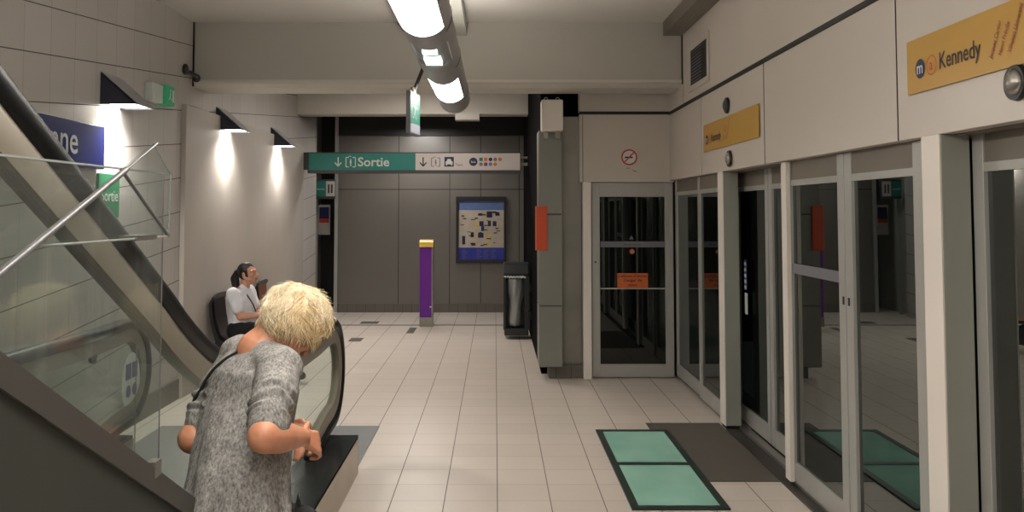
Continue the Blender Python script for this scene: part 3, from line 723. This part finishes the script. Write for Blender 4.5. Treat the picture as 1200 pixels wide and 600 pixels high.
for X, side in ((-1.05, 1), (-2.35, -1)):
    hr = obj('handrail', MB().sweep(X, hp, hprof), 'rubber', esc, smooth=True)
    obj('rail_profile', MB().sweep(X, hp, bprof), 'band', esc, smooth='auto')
    up = offs(hp, -.14)
    poly = up+[(y, deckz(y)-.02) for y in reversed([-1.2,0,1,2,3]+[3.4+.05*i for i in range(9)]+[4.5])]
    mbg = MB().prismx(X-.006, X+.006, poly)
    bmesh.ops.triangulate(mbg.bm, faces=[f for f in mbg.bm.faces if len(f.verts) > 4])
    gp = obj('glass_balustrade', mbg, 'glassclear', esc)
    for yj in (2.61, 4.2): obj('joint', MB().box(X-.0065, yj, deckz(yj), X-.0060, yj+.006, (1.46 if yj < 3 else .84)), 'edgedark', gp)
    xo, xi = (X+.19, X-.07) if side > 0 else (X-.25, X+.07)
    obj('deck', MB().loft([[(min(xo,xi),y,deckz(y)-.02),(max(xo,xi),y,deckz(y)-.02),(max(xo,xi),y,deckz(y)),(min(xo,xi),y,deckz(y))] for y in ys]), 'deck', esc)
    # outer side: steel near the landing, dark on the slope, grey cap along the edge
    xs = (xo-.012, xo) if side > 0 else (xo, xo+.012)
    yy = [y for y in ys if y <= 3.61]
    obj('side_cladding', MB().loft([[(xs[0],y,0),(xs[1],y,0),(xs[1],y,deckz(y)-.058),(xs[0],y,deckz(y)-.058)] for y in yy[:-2]]), 'clad', esc)
    obj('side_cap', MB().loft([[(xs[0]-.004,y,deckz(y)-.058),(xs[1]+.008,y,deckz(y)-.058),(xs[1]+.008,y,deckz(y)+.004),(xs[0]-.004,y,deckz(y)+.004)] for y in yy[:-2]]), 'cladcap', esc)
    obj('side_steel', MB().loft([[(xs[0],y,0),(xs[1],y,0),(xs[1],y,deckz(y)-.001),(xs[0],y,deckz(y)-.001)] for y in ys if y >= yy[-3]]), 'steelside', esc)
    obj('end_steel', MB().box(min(xo,xi), 5.60, 0, max(xo,xi), 5.612, .238), 'steelside', esc)
    obj('inner_skirt', MB().loft([[(xi-.006,y,0),(xi+.006,y,0),(xi+.006,y,deckz(y)-.021),(xi-.006,y,deckz(y)-.021)] for y in ys]), 'steel', esc)
# steps
for i in range(9):
    y = 4.35-i*.36; z = .02+max(0, (i-.6))*.205
    obj('step', MB().box(-2.24, y-.38, z-.2 if i else -.1, -1.16, y, z), 'steel', esc)
obj('landing_plate', MB().box(-2.55, 4.35, 0, -.885, 6.82, .006), 'plate', esc)
obj('comb_plate', MB().box(-2.26, 4.34, .006, -1.14, 4.7, .02), 'steel', esc)
# sign sticker on the far newel
F = Fr((-2.33, 5.68, .56), (0,1,0))
stk = obj('warning_sticker', F.disc(MB(), 0, 0, .14, .003, ry=.185), 'print', esc, label='white oval sticker with blue pictograms')
mb = MB(); F.rect(mb, -.09,.02,-.005,.12,.006); F.rect(mb,.005,.02,.09,.12,.006); F.disc(mb,-.045,-.055,.038,.006); F.disc(mb,.05,-.055,.038,.006)
obj('pictogram', mb, 'bluesign', stk)
obj('button', MB().cyl((-2.345, 5.15, .80), (-2.325, 5.15, .80), .035), 'darkplastic', esc)
# glass guards fixed to the outer edge
gx = -.862
t = thing('glass_guard', 'clear glass guard screen with metal rail standing on the dark escalator side', 'guard screen', (gx, 2.0, .95))
zt = 1.745
obj('glass_screen', MB().prismx(gx-.005, gx+.005, [(.93, zt), (.93, deckz(.93)), (2.275, .984), (2.275, zt)][0:1]+[(.93, zt-.01),(2.275, .984),(2.275, zt)]), 'glassguard', t)
obj('screen_edge', MB().box(gx-.005, .93, zt, gx+.005, 2.275, zt+.004), 'glassedge', t)
obj('screen_edge', MB().box(gx+.0045, 2.270, .984, gx+.0055, 2.276, zt), 'edgedark', t)
gx2 = gx+.024
obj('glass_wedge', MB().prismx(gx2-.004, gx2+.004, [(1.62,1.585),(2.26,1.585),(2.27,1.745),(2.15,1.815),(1.96,1.735)]), 'glassguard', t)
obj('wedge_edge', MB().cyl((gx2,1.97,1.742),(gx2,2.262,1.585),.0045,n=8), 'edgedark', t)
obj('wedge_edge', MB().cyl((gx2,1.62,1.585),(gx2,2.262,1.585),.0025,n=8), 'glassedge', t)
obj('wedge_edge', MB().tube([(gx2,2.15,1.815),(gx2,2.27,1.745),(gx2,2.262,1.585)],.0018,6), 'glassedge', t)
obj('rail', MB().cyl((gx2+.01,1.2,1.434),(gx2+.01,1.97,1.742),.0070,n=12), 'edgedark', t, smooth='auto')
obj('rail', MB().cyl((gx2+.01,1.97,1.742),(gx2+.01,2.15,1.815),.003,n=10), 'edgedark', t)
obj('clamp', MB().box(gx-.015,2.05,1.58,gx+.03,2.17,1.592), 'steel', t)
obj('clamp', MB().box(gx-.012,1.35,1.49,gx+.035,1.38,1.55), 'steel', t)
obj('clamp', MB().box(gx-.012,2.235,.98,gx+.012,2.275,1.02), 'steel', t)

# ------------------------------------------------------------------ seats on the left wall
def seat(y, lining='brown'):
    t = thing('bench_seat', '', 'seat', (-2.5, y, .1), 'wall seats by the plaster wall')
    def prof(x0, off):
        return [(-2.66,.86),(-2.69,.80),(-2.67,.62),(-2.62,.46),(-2.55,.40),(-2.35,.385),(-2.18,.40),(-2.14,.385)]
    pts = prof(0, 0); rings = []
    for k in range(9):
        yy = y-.20+.40*k/8; c = (abs(k-4)/4)**3*.03
        rings.append([V((x-c*.3, yy, z-c)) for x, z in pts]+[V((x-.035*(1 if z>.45 else .4), yy, z-.035*(1 if z<.5 else .2)-c)) for x, z in reversed(pts)])
    obj('shell', MB().loft(rings), 'darkplastic', t, smooth='auto')
    rings = []
    for k in range(7):
        yy = y-.17+.34*k/6
        rings.append([V((x+.004, yy, z+.006)) for x, z in pts[1:-1]]+[V((x+.001, yy, z+.001)) for x, z in reversed(pts[1:-1])])
    obj('lining', MB().loft(rings), lining, t, smooth='auto')
    obj('bracket', MB().box(XL+.045, y-.04, .25, -2.3, y+.04, .37), 'greyplastic', t)
    obj('pedestal', MB().box(-2.52, y-.04, 0, -2.44, y+.04, .3), 'greyplastic', t)
    obj('base_panel', MB().box(XL+.046, y-.21, .10, -2.30, y+.21, .30), 'darkplastic', t, bevel=.02)
    return t
seat(8.62)['label'] = 'dark wall seat on which the woman in the white shirt sits'
seat(10.2, plain('brown wooden lining', (120,82,62), .5, var=.15))['label'] = 'empty dark wall seat with brown lining beyond the seated woman'

# ------------------------------------------------------------------ people
def remesh(mb, voxel, smooth_it, fn=None, factor=.5):
    me = bpy.data.meshes.new('tmp'); bmesh.ops.recalc_face_normals(mb.bm, faces=mb.bm.faces); mb.bm.to_mesh(me); mb.bm.free()
    o = bpy.data.objects.new('tmp', me); COL.objects.link(o)
    r = o.modifiers.new('r', 'REMESH'); r.mode = 'VOXEL'; r.voxel_size = voxel
    s = o.modifiers.new('s', 'SMOOTH'); s.factor = factor; s.iterations = smooth_it
    ev = bpy.data.meshes.new_from_object(o.evaluated_get(bpy.context.evaluated_depsgraph_get()))
    bpy.data.objects.remove(o)
    bm = bmesh.new(); bm.from_mesh(ev); bpy.data.meshes.remove(ev)
    if fn:
        bm.normal_update()
        for v in bm.verts: v.co += v.normal*fn(v.co)
    return bm
def ring_e(c, a, b, A, B, n=40, mod=None):
    return [V(c)+A*(a*math.cos(t)*(mod(t) if mod else 1))+B*(b*math.sin(t)*(mod(t) if mod else 1)) for t in [2*PI*i/n for i in range(n)]]
def head(mb, c, up, fw, rt, s=1.0):
    c = V(c)
    mb.ell(c+up*.018*s-fw*.008*s, rt*.075*s, fw*.094*s, up*.092*s)
    mb.ell(c-up*.045*s+fw*.028*s, rt*.058*s, fw*.06*s, up*.07*s)
    mb.capsule(c-up*.085*s+fw*.062*s, c-up*.088*s+fw*.066*s, .023*s, .02*s)          # chin
    mb.capsule(c+up*.012*s+fw*.088*s, c-up*.026*s+fw*.107*s, .009*s, .013*s)          # nose
    for q in (-1, 1):
        mb.capsule(c-up*.03*s+fw*.10*s+rt*q*.010*s, c-up*.031*s+fw*.10*s+rt*q*.009*s, .009*s, .008*s)
        mb.capsule(c+up*.026*s+fw*.081*s+rt*q*.012*s, c+up*.022*s+fw*.070*s+rt*q*.05*s, .012*s, .01*s)   # brow
        mb.capsule(c-up*.02*s+fw*.062*s+rt*q*.04*s, c-up*.03*s+fw*.06*s+rt*q*.035*s, .022*s, .02*s)      # cheek
        mb.capsule(c-up*.036*s-fw*.005*s+rt*q*.072*s, c-up*.066*s+fw*.03*s+rt*q*.05*s, .014*s, .018*s)   # jaw
        mb.ell(c-up*.005*s-fw*.006*s+rt*q*.079*s, rt*.010*s, fw*.018*s, up*.032*s)                        # ear
    mb.capsule(c-up*.055*s+fw*.088*s-rt*.016*s, c-up*.055*s+fw*.088*s+rt*.016*s, .0085*s, .0085*s)       # lips
    mb.capsule(c-up*.066*s+fw*.084*s-rt*.013*s, c-up*.066*s+fw*.084*s+rt*.013*s, .009*s, .009*s)
def face_parts(par, c, up, fw, rt, s=1.0):
    c = V(c)
    for q in (-1, 1):
        e = c+up*.006*s+fw*.080*s+rt*q*.031*s
        k = obj('eye', MB().ell(e-fw*.003*s, rt*.011*s, fw*.008*s, up*.0055*s), 'print', par, smooth=True)
        obj('iris', MB().ell(e+fw*.003*s, rt*.0055*s, fw*.004*s, up*.0055*s), 'ink', k, smooth=True)
        obj('eyebrow', MB().capsule(e+up*.021*s+fw*.008*s-rt*q*.014*s, e+up*.024*s-rt*q*-.016*s, .003*s, .002*s, 8, 3), 'hairdark', par)
    obj('lips', MB().capsule(c-up*.060*s+fw*.0935*s-rt*.018*s, c-up*.060*s+fw*.0935*s+rt*.018*s, .005*s, .005*s, 10, 3), 'lips', par, smooth=True)
def hand(mb, w, d, nrm, side, curl=.6, s=1.0):
    """w wrist, d direction of palm, nrm back-of-hand normal, side = thumb direction"""
    w, d, nrm, side = V(w), V(d).normalized(), V(nrm).normalized(), V(side).normalized()
    for k in (-1, -.33, .33, 1):
        mb.capsule(w+d*.012+side*k*.014*s, w+d*.082*s+side*k*.027*s, .013*s, .0125*s, 10, 3)
    for k, L in ((1, .036), (.36, .041), (-.3, .038), (-.95, .030)):
        p = w+d*.084*s+side*k*.029*s; dd = d+side*k*.10; q = curl*.55
        for j, l in enumerate((L, L*.72, L*.6)):
            dd2 = (dd.normalized()*math.cos(q)-nrm*math.sin(q)).normalized()
            e = p+dd2*l*s; mb.capsule(p, e, (.0092-.0008*j)*s, (.0086-.0009*j)*s, 10, 3); p = e; q += curl*.8
    p = w+d*.022*s+side*.026*s
    for j, (l, r) in enumerate(((.04,.0125),(.032,.0105),(.026,.009))):
        dd = (d*(.75+.15*j)+side*(.75-.4*j)-nrm*(.25+.3*j*curl)).normalized()
        e = p+dd*l*s; mb.capsule(p, e, r*s, (r-.001)*s, 10, 3); p = e
def limb(mb, pts, rad):
    for i in range(len(pts)-1): mb.capsule(pts[i], pts[i+1], rad[i], rad[i+1])

def skin_mat(name, rgb, red):
    m, nt, b = newmat(name)
    tc = nt.nodes.new('ShaderNodeTexCoord').outputs['Object']
    f = noisetex(nt, tc, 14, 4, .6)
    nt.links.new(mixc(nt, f, lin(red), lin(rgb)), b.inputs['Base Color'])
    b.inputs['Roughness'].default_value = .5; b.inputs['Subsurface Weight'].default_value = .08
    b.inputs['Subsurface Radius'].default_value = (.012,.005,.003)
    bp = nt.nodes.new('ShaderNodeBump'); bp.inputs['Strength'].default_value = .12; bp.inputs['Distance'].default_value = .002
    nt.links.new(noisetex(nt, tc, 160, 3), bp.inputs['Height']); nt.links.new(bp.outputs[0], b.inputs['Normal'])
    return m
M['skinold'] = skin_mat('weathered skin', (204,150,118), (164,98,70))
M['skintan'] = skin_mat('tanned skin', (210,160,134), (184,130,104))
M['hairdark'] = plain('dark hair', (22,18,17), .4, var=.3, scale=40)
M['lips'] = plain('lips', (150,84,74), .5)
M['shirt'] = plain('white cotton', (222,222,228), .8, var=.05, scale=14, bump=.2)
M['trouser'] = plain('black cloth', (16,16,18), .85, var=.2, scale=20)
def heather():
    m, nt, b = newmat('grey heather knit')
    tc = nt.nodes.new('ShaderNodeTexCoord').outputs['Object']
    a = noisetex(nt, scalev(nt, tc, (1,1,.5)), 150, 4, .65)
    a2 = noisetex(nt, scalev(nt, tc, (1,1,.6)), 45, 4, .7)
    f = mth(nt, 'ADD', mth(nt, 'MULTIPLY', a, .75), mth(nt, 'MULTIPLY', a2, .35))
    cr = nt.nodes.new('ShaderNodeValToRGB'); nt.links.new(f, cr.inputs[0])
    e = cr.color_ramp.elements; e[0].position = .38; e[0].color = lin((82,80,79)); e[1].position = .74; e[1].color = lin((174,170,165))
    nt.links.new(cr.outputs[0], b.inputs['Base Color']); b.inputs['Roughness'].default_value = .95
    b.inputs['Specular IOR Level'].default_value = .15
    bp = nt.nodes.new('ShaderNodeBump'); bp.inputs['Strength'].default_value = .5; bp.inputs['Distance'].default_value = .004
    nt.links.new(a, bp.inputs['Height']); nt.links.new(bp.outputs[0], b.inputs['Normal'])
    return m
M['heather'] = heather()

def strands(name, parent, mats, gen, count, r, seed=1):
    """thin tapering hair strands swept as three-sided tubes, one mesh"""
    rr = random.Random(seed); org = V(parent['org'])
    verts, faces, mi = [], [], []
    for _ in range(count):
        res = gen(rr)
        if not res: continue
        pts, k = res; n = len(pts)
        base = len(verts)
        for i, p in enumerate(pts):
            t = (pts[min(i+1,n-1)]-pts[max(i-1,0)]).normalized()
            a = t.orthogonal().normalized(); b = t.cross(a); w = r*(1-.75*i/(n-1))
            for q in range(3):
                an = 2*PI*q/3; verts.append(p+(a*math.cos(an)+b*math.sin(an))*w-org)
        for i in range(n-1):
            for q in range(3):
                faces.append((base+i*3+q, base+i*3+(q+1)%3, base+i*3+3+(q+1)%3, base+i*3+3+q)); mi.append(k)
    me = bpy.data.meshes.new(name); me.from_pydata([tuple(v) for v in verts], [], faces)
    for m_ in mats: me.materials.append(m_)
    me.polygons.foreach_set('material_index', mi)
    o = bpy.data.objects.new(name, me); COL.objects.link(o); o.parent = parent; o['org'] = parent['org']
    return o

UP = V((0,0,1))
# ---- elderly woman
hd = math.radians(50)
f = V((math.sin(hd), math.cos(hd), 0)); r_ = V((math.cos(hd), -math.sin(hd), 0))
NB = V((-.742, 2.80, 1.235))
w1 = thing('person', 'woman with short blonde hair and a grey knit tunic, bowed beside the escalator', 'person', (-.70, 2.66, 0))
hip = V((-.765, 2.65, .80))
Rs, Ls_ = NB+r_*.15-UP*.06-f*.005, NB-r_*.15-UP*.06-f*.005
Re, Le = V((-.640, 2.47, 1.025)), V((-.93, 2.745, .95))
Rw, Lw = V((-.575, 2.64, .98)), V((-.69, 2.90, .945))
body = MB()
torso = [(NB+UP*.0, .05, .05), (NB-UP*.05, .13, .085), (NB-UP*.14-f*.01, .165, .11), (V((-.75,2.74,.98)), .15, .105), (V((-.755,2.69,.88)), .14, .105), (hip, .135, .105), (hip-UP*.1, .115, .095)]
body.loft([ring_e(c, a, b, r_, f) for c, a, b in torso])
HU = (UP*.66+f*.75).normalized(); HF = (f*.66-UP*.75).normalized(); HF = (HF-r_*.12).normalized(); HU = (HU-HF*HU.dot(HF)).normalized(); HR = HF.cross(HU)
HC = V((-.652, 2.85, 1.285))
limb(body, [NB-UP*.03, NB+UP*.02+f*.05, HC-HU*.04], [.075, .058, .052])
head(body, HC, HU, HF, HR, .98)
limb(body, [Rs, Re], [.055, .042]); limb(body, [Re, Re.lerp(Rw,.40), Rw], [.047, .047, .029])
limb(body, [Ls_, Le], [.055, .042]); limb(body, [Le, Le.lerp(Lw,.35), Lw], [.047, .042, .026])
hand(body, Rw, (V((-.52, 2.735, .93))-Rw), V((.62,-.55,.55)), V((-.2,.35,.9)), 1.15, .95)
hand(body, Lw, (V((-.60, 2.82, .925))-Lw), V((.2,.5,.8)), V((.3,.6,.6)), .75, .95)
feet = []
for q in (-1, 1):
    h_ = hip+r_*q*.065-UP*.08; kn = V((-.70+r_.x*q*.07, 2.65+r_.y*q*.07, .42)); an_ = kn+V((-.03,-.03,-.34))
    limb(body, [h_, kn, an_], [.062, .05, .036]); body.capsule(an_-UP*.03, an_-UP*.035+f*.14, .036, .03)
    feet.append((h_, kn, an_))
b1 = obj('body', remesh(body, .0042, 4), 'skinold', w1, smooth=True)
face_parts(w1, HC, HU, HF, HR, .98)
for h_, kn, an_ in feet:
    mb = MB(); mb.capsule(an_-UP*.035-f*.02, an_-UP*.045+f*.16, .048, .042)
    bm_ = remesh(mb, .008, 3)
    obj('shoe', bm_, 'trouser', w1, smooth=True)
mb = MB()
for h_, kn, an_ in feet: limb(mb, [h_-UP*.02, kn, an_+UP*.03], [.09, .075, .06])
obj('trousers', remesh(mb, .01, 5), 'trouser', w1, smooth=True)
# tunic
def fold(amp, k, ph): return lambda t: 1+amp*math.sin(k*t+ph)+amp*.5*math.sin(2*k*t+ph*2.1)
tm = MB()
gar = [(NB-UP*.012-f*.012, .070, .060, 0), (NB-UP*.035-f*.012, .125, .088, 0), (NB-UP*.075-f*.02, .175, .112, 0), (NB-UP*.15-f*.025, .185, .134, .01),
       (V((-.765,2.735,1.0)), .175, .135, .015), (V((-.765,2.69,.90)), .178, .138, .025), (V((-.765,2.66,.80)), .188, .148, .035), (V((-.768,2.645,.70)), .205, .168, .04), (V((-.768,2.64,.60)), .215, .178, .045), (V((-.768,2.635,.50)), .222, .182, .05)]
tm.loft([ring_e(c, a, b, r_, f, 72, fold(am, 9, i*.25)) for i, (c, a, b, am) in enumerate(gar)])
def sleeve(S, E, W):
    c0 = S.lerp(E, -.02); limb(tm, [c0, S.lerp(E,.45)], [.066, .064])
    n = 7
    for i in range(n):
        q = .42+.62*i/(n-1); p = S.lerp(E, q) if q <= .92 else E.lerp(W, (q-.92)*.7)
        tm.capsule(p, p+(E-S)*.03, .0675-.007*i/(n-1)+(.004 if i%2 else -.003), .067-.007*i/(n-1)-(.004 if i%2 else -.002))
sleeve(Rs, Rs.lerp(Re,.80), Rw); sleeve(Ls_, Ls_.lerp(Le,.80), Lw)
tm.capsule(NB+r_*.06-UP*.045-f*.01, Rs+r_*.0, .06, .07); tm.capsule(NB-r_*.06-UP*.045-f*.01, Ls_, .06, .07)
def wr(co):
    n1 = noise.noise(V((co.x*9, co.y*9, co.z*5)))*.006
    n2 = -abs(noise.noise(V((co.x*13+3, co.y*13, co.z*4.5))))*.013
    lowf = max(0, min(1, (1.0-co.z)*3))
    g_ = math.sin((co.x*r_.x+co.y*r_.y)*44+co.z*5+3*noise.noise(co*4))*.009*lowf
    # creases around the sleeve
    s_ = 0
    for S, E in ((Rs, Re), (Ls_, Le)):
        ax = (E-S); q = (co-S).dot(ax)/ax.length_squared; dist = (co-(S+ax*q)).length
        if .25 < q < .78 and dist < .095:
            s_ += .0055*math.sin(q*46+4*noise.noise(co*14))*min(1, (q-.25)*3)
    return n1+n2+g_+s_
tb = remesh(tm, .0055, 14, wr)
bvh = BVHTree.FromBMesh(tb)
tun = obj('tunic', tb, 'heather', w1, smooth=True)
# hair: under-cap, then layered strands
hm = [plain('pale blonde hair', (240,226,196), .45, var=.1, scale=60), plain('golden blonde hair', (220,194,146), .45, var=.12, scale=60), plain('honey blonde hair', (184,150,106), .5, var=.15, scale=60), plain('brown blonde hair', (140,104,70), .55, var=.2, scale=60)]
HRX, HFX, HUX = .092, .099, .095
hc = HC+HU*.022-HF*.012
def cut(dv):   # face opening
    return dv.dot(HF) > .68 and dv.dot(HU) < .25
cap = MB(); cap.ell(hc, HR*(HRX-.012), HF*(HFX-.014), HU*(HUX-.012), 32, 20)
cap.ell(hc-HF*.03-HU*.040, HR*.074, HF*.055, HU*.055)
cbm = remesh(cap, .006, 2, lambda co: .006*noise.noise(co*40)+.005*noise.noise(co*22))
for v in cbm.verts:
    d_ = v.co-hc
    if d_.dot(HF) > .045 and d_.dot(HU) < .03: v.co -= HF*(d_.dot(HF)-.045)*1.0
hair = obj('hair', cbm, hm[2], w1, smooth=True, label='short tousled blonde hair')
crown = (HU*.80-HF*.55).normalized(); c1 = crown.orthogonal().normalized(); c2 = crown.cross(c1)
def gen(rr):
    az = rr.uniform(0, 2*PI); th0 = (rr.random()**.7)*1.75; ln = rr.uniform(.45, .85)
    tw = rr.uniform(-.35,.35)+.5*math.sin(az*3)+.3*math.sin(az*7+1); lay = rr.uniform(0, 1)
    cl = noise.noise(V((math.cos(az)*3, math.sin(az)*3, th0*2.2)))
    pts = []
    for i in range(8):
        q = i/7; th = th0+ln*q
        if th > 2.30: break
        a = az+tw*q*q+.35*cl*q+.10*math.sin(q*6+az*5)
        dv = crown*math.cos(th)+(c1*math.cos(a)+c2*math.sin(a))*math.sin(th)
        if cut(dv) and i > 0: break
        if cut(dv): return None
        rad = 1+.10*lay+.20*cl*q+.20*q*q*q*lay*lay+.05*noise.noise(V((math.cos(a)*5,math.sin(a)*5,th*4)))
        pts.append(hc+HR*dv.dot(HR)*HRX*rad+HF*dv.dot(HF)*HFX*rad+HU*dv.dot(HU)*HUX*rad-UP*.012*q*q*(1 if th > 1 else 0))
    if len(pts) < 3: return None
    zz = (pts[0]-hc).z/.11
    k = 0 if zz > .55 else 1 if zz > -.05 else 2
    k = min(3, max(0, k+rr.choice((-1,0,0,0,1)) + (1 if cl < -.12 else 0)))
    return pts, k
strands('hair_strands', hair, hm, gen, 9000, .0011, 5)
# shoulder bag with strap
bag = thing('shoulder_bag', 'black shoulder bag with a thin strap worn by the blonde woman', 'bag', (-.60, 2.62, .55))
sp = [NB+r_*.055+f*.06-UP*.01, NB+r_*.035+UP*.0, NB-r_*.02-f*.10-UP*.04, NB-r_*.075-f*.15-UP*.11, NB-r_*.12-f*.15-UP*.22, NB-r_*.145-f*.15-UP*.33, V((-.90,2.62,.80)), V((-.88,2.62,.70))]
dense = []
for i in range(len(sp)-1):
    for k in range(6): dense.append(sp[i].lerp(sp[i+1], k/6))
out = []
for p in dense:
    c, n, _, dd = bvh.find_nearest(p)
    out.append(c+n*.004 if n else p)
out = [sum((out[max(0,min(len(out)-1,i+k))] for k in (-2,-1,0,1,2)), V((0,0,0)))/5 for i in range(len(out))]
obj('strap', MB().tube(out, .0055, 8), 'trouser', bag, smooth=True)
mb = MB(); mb.prism([V((-.585,2.585,.60))+V(q) for q in ((0,0,0),(.07,.06,0),(.07,.06,.16),(0,0,.19))], [V((-.635,2.66,.60))+V(q) for q in ((0,0,0),(.07,.06,0),(.07,.06,.16),(0,0,.19))])
obj('pouch', mb, 'trouser', bag, bevel=.015)
obj('buckle', MB().tube([(-.572,2.575,.72),(-.570,2.573,.80),(-.566,2.571,.84),(-.560,2.575,.80)], .006, 8), 'darkplastic', bag, smooth=True)

# ---- seated woman
Y2 = 8.60
w2 = thing('person', 'dark-haired woman in a white short-sleeved shirt sitting against the plaster wall', 'person', (-2.4, Y2, .1))
fw = V((.97,-.24,0)).normalized(); rt = fw.cross(UP)
P0 = V((-2.44, Y2, .50)); ch = V((-2.47, Y2, .80)); nk = V((-2.44, Y2, .915)); hc2 = V((-2.405, Y2, 1.04))
body = MB()
body.loft([ring_e(c, a, b, rt, fw) for c, a, b in ((P0-UP*.06,.15,.10),(P0,.16,.115),(V((-2.455,Y2,.62)),.13,.10),(ch-UP*.03,.155,.105),(ch+UP*.05,.14,.085),(nk,.05,.05))])
hu = (UP*.98+fw*-.08).normalized(); hf = (fw*.98+UP*.10).normalized(); hf = (hf-hu*hf.dot(hu)).normalized(); hr = hf.cross(hu)
limb(body, [nk-UP*.03, hc2-UP*.05-fw*.015], [.052, .045]); head(body, hc2, hu, hf, hr, .95)
cam_side = rt   # her right side faces the camera
arms = []
for q in (1, -1):
    S = ch+rt*q*.155+UP*.06; E = S+V((.03,-.0,-.22))+fw*.05; W = E+fw*.21+UP*.02-rt*q*.05
    limb(body, [S, E, E.lerp(W,.3), W], [.045, .034, .034, .022]); hand(body, W, fw-rt*q*.3-UP*.15, UP, -rt*q, .55, .92); arms.append((S, E))
legs = []
for q in (1, -1):
    h_ = P0+rt*q*.085-UP*.01; kn = h_+fw*.40+UP*.0; an_ = kn+fw*.04-UP*.38
    limb(body, [h_, kn, an_], [.08, .058, .038]); body.capsule(an_-UP*.03, an_-UP*.04+fw*.12, .034, .026); legs.append((h_, kn, an_))
obj('body', remesh(body, .005, 3), 'skintan', w2, smooth=True)
face_parts(w2, hc2, hu, hf, hr, .95)
mb = MB()
mb.loft([ring_e(c, a, b, rt, fw, 48, fold(am, 7, i)) for i, (c, a, b, am) in enumerate(((P0-UP*.0,.172,.128,.02),(V((-2.45,Y2,.60)),.160,.128,.03),(V((-2.46,Y2,.70)),.165,.125,.02),(ch-UP*.0,.175,.122,.01),(ch+UP*.07,.155,.10,0),(nk-UP*.015,.075,.07,0)))])
for S, E in arms: limb(mb, [S, S.lerp(E,.62)], [.062, .060])
obj('shirt', remesh(mb, .006, 3, lambda co: .008*noise.noise(co*13)), 'shirt', w2, smooth=True)
col_ = MB()
for q in (1, -1): col_.prism([nk+rt*q*.01+fw*.055-UP*.02, nk+rt*q*.06+fw*.045-UP*.055, nk+rt*q*.062-fw*.02+UP*.005, nk+rt*q*.045+fw*.0+UP*.028], [p+rt*q*.01+fw*.006 for p in (nk+rt*q*.01+fw*.055-UP*.02, nk+rt*q*.06+fw*.045-UP*.055, nk+rt*q*.062-fw*.02+UP*.005, nk+rt*q*.045+fw*.0+UP*.028)])
obj('collar', col_, 'shirt', w2)
ly = MB().tube([nk+rt*.055+fw*.02-UP*.01, nk+rt*.07+fw*.075-UP*.08, nk+rt*.045+fw*.12-UP*.16, nk+rt*.0+fw*.13-UP*.24], .006, 8)
setp(obj('lanyard', ly, 'trouser', w2, smooth=True))
mb = MB()
for h_, kn, an_ in legs: limb(mb, [h_, kn, an_+UP*.03], [.105, .075, .06])
mb.capsule(P0-rt*.08, P0+rt*.08, .12, .12)
obj('trousers', remesh(mb, .009, 4), 'trouser', w2, smooth=True)
for h_, kn, an_ in legs: obj('shoe', remesh(MB().capsule(an_-UP*.035-fw*.02, an_-UP*.045+fw*.14, .045, .038), .008, 2), 'trouser', w2, smooth=True)
mb = MB(); mb.ell(hc2+hu*.022-hf*.016, hr*.080, hf*.092, hu*.092)
mb.capsule(hc2+hu*.01-hf*.085, hc2+hu*.02-hf*.115, .03, .03)
limb(mb, [hc2+hu*.02-hf*.115, hc2-hu*.04-hf*.145, hc2-hu*.13-hf*.14, hc2-hu*.22-hf*.125], [.030, .040, .036, .012])
hb = remesh(mb, .005, 3, lambda co: .003*math.sin(co.z*30+co.y*90))
for v in hb.verts:
    d_ = v.co-hc2
    if d_.dot(hf) > .03 and d_.dot(hu) < .055: v.co -= hf*(d_.dot(hf)-.03)
obj('hair', hb, 'hairdark', w2, smooth=True, label='dark hair tied in a ponytail')

# ------------------------------------------------------------------ lights, world, camera
def area(name, loc, size, energy, rot=(0,0,0), col=(1,.965,.92)):
    l = bpy.data.lights.new(name, 'AREA'); l.shape = 'RECTANGLE'; l.size, l.size_y = size; l.energy = energy; l.color = col
    o = bpy.data.objects.new(name, l); COL.objects.link(o); o.location = loc; o.rotation_euler = rot; return o
area('sign_downlight', (-1.2, 13.6, 3.0), (.5, .3), 14)
w = bpy.data.worlds.new('w'); sc.world = w; w.use_nodes = True
w.node_tree.nodes['Background'].inputs[0].default_value = (.9,.95,1,1); w.node_tree.nodes['Background'].inputs[1].default_value = .02

cam = bpy.data.cameras.new('camera'); co = bpy.data.objects.new('camera', cam); COL.objects.link(co)
cam.sensor_width = 36; cam.lens = 36*1030/1200; cam.shift_x = 20/1200; cam.shift_y = -(300-(247-1030*math.tan(math.radians(2.8))))/1200
co.location = (0, 0, 1.65); co.rotation_euler = (math.radians(92.8), 0, 0); cam.clip_start = .05
sc.camera = co
for o in bpy.data.objects:
    if 'org' in o: del o['org']
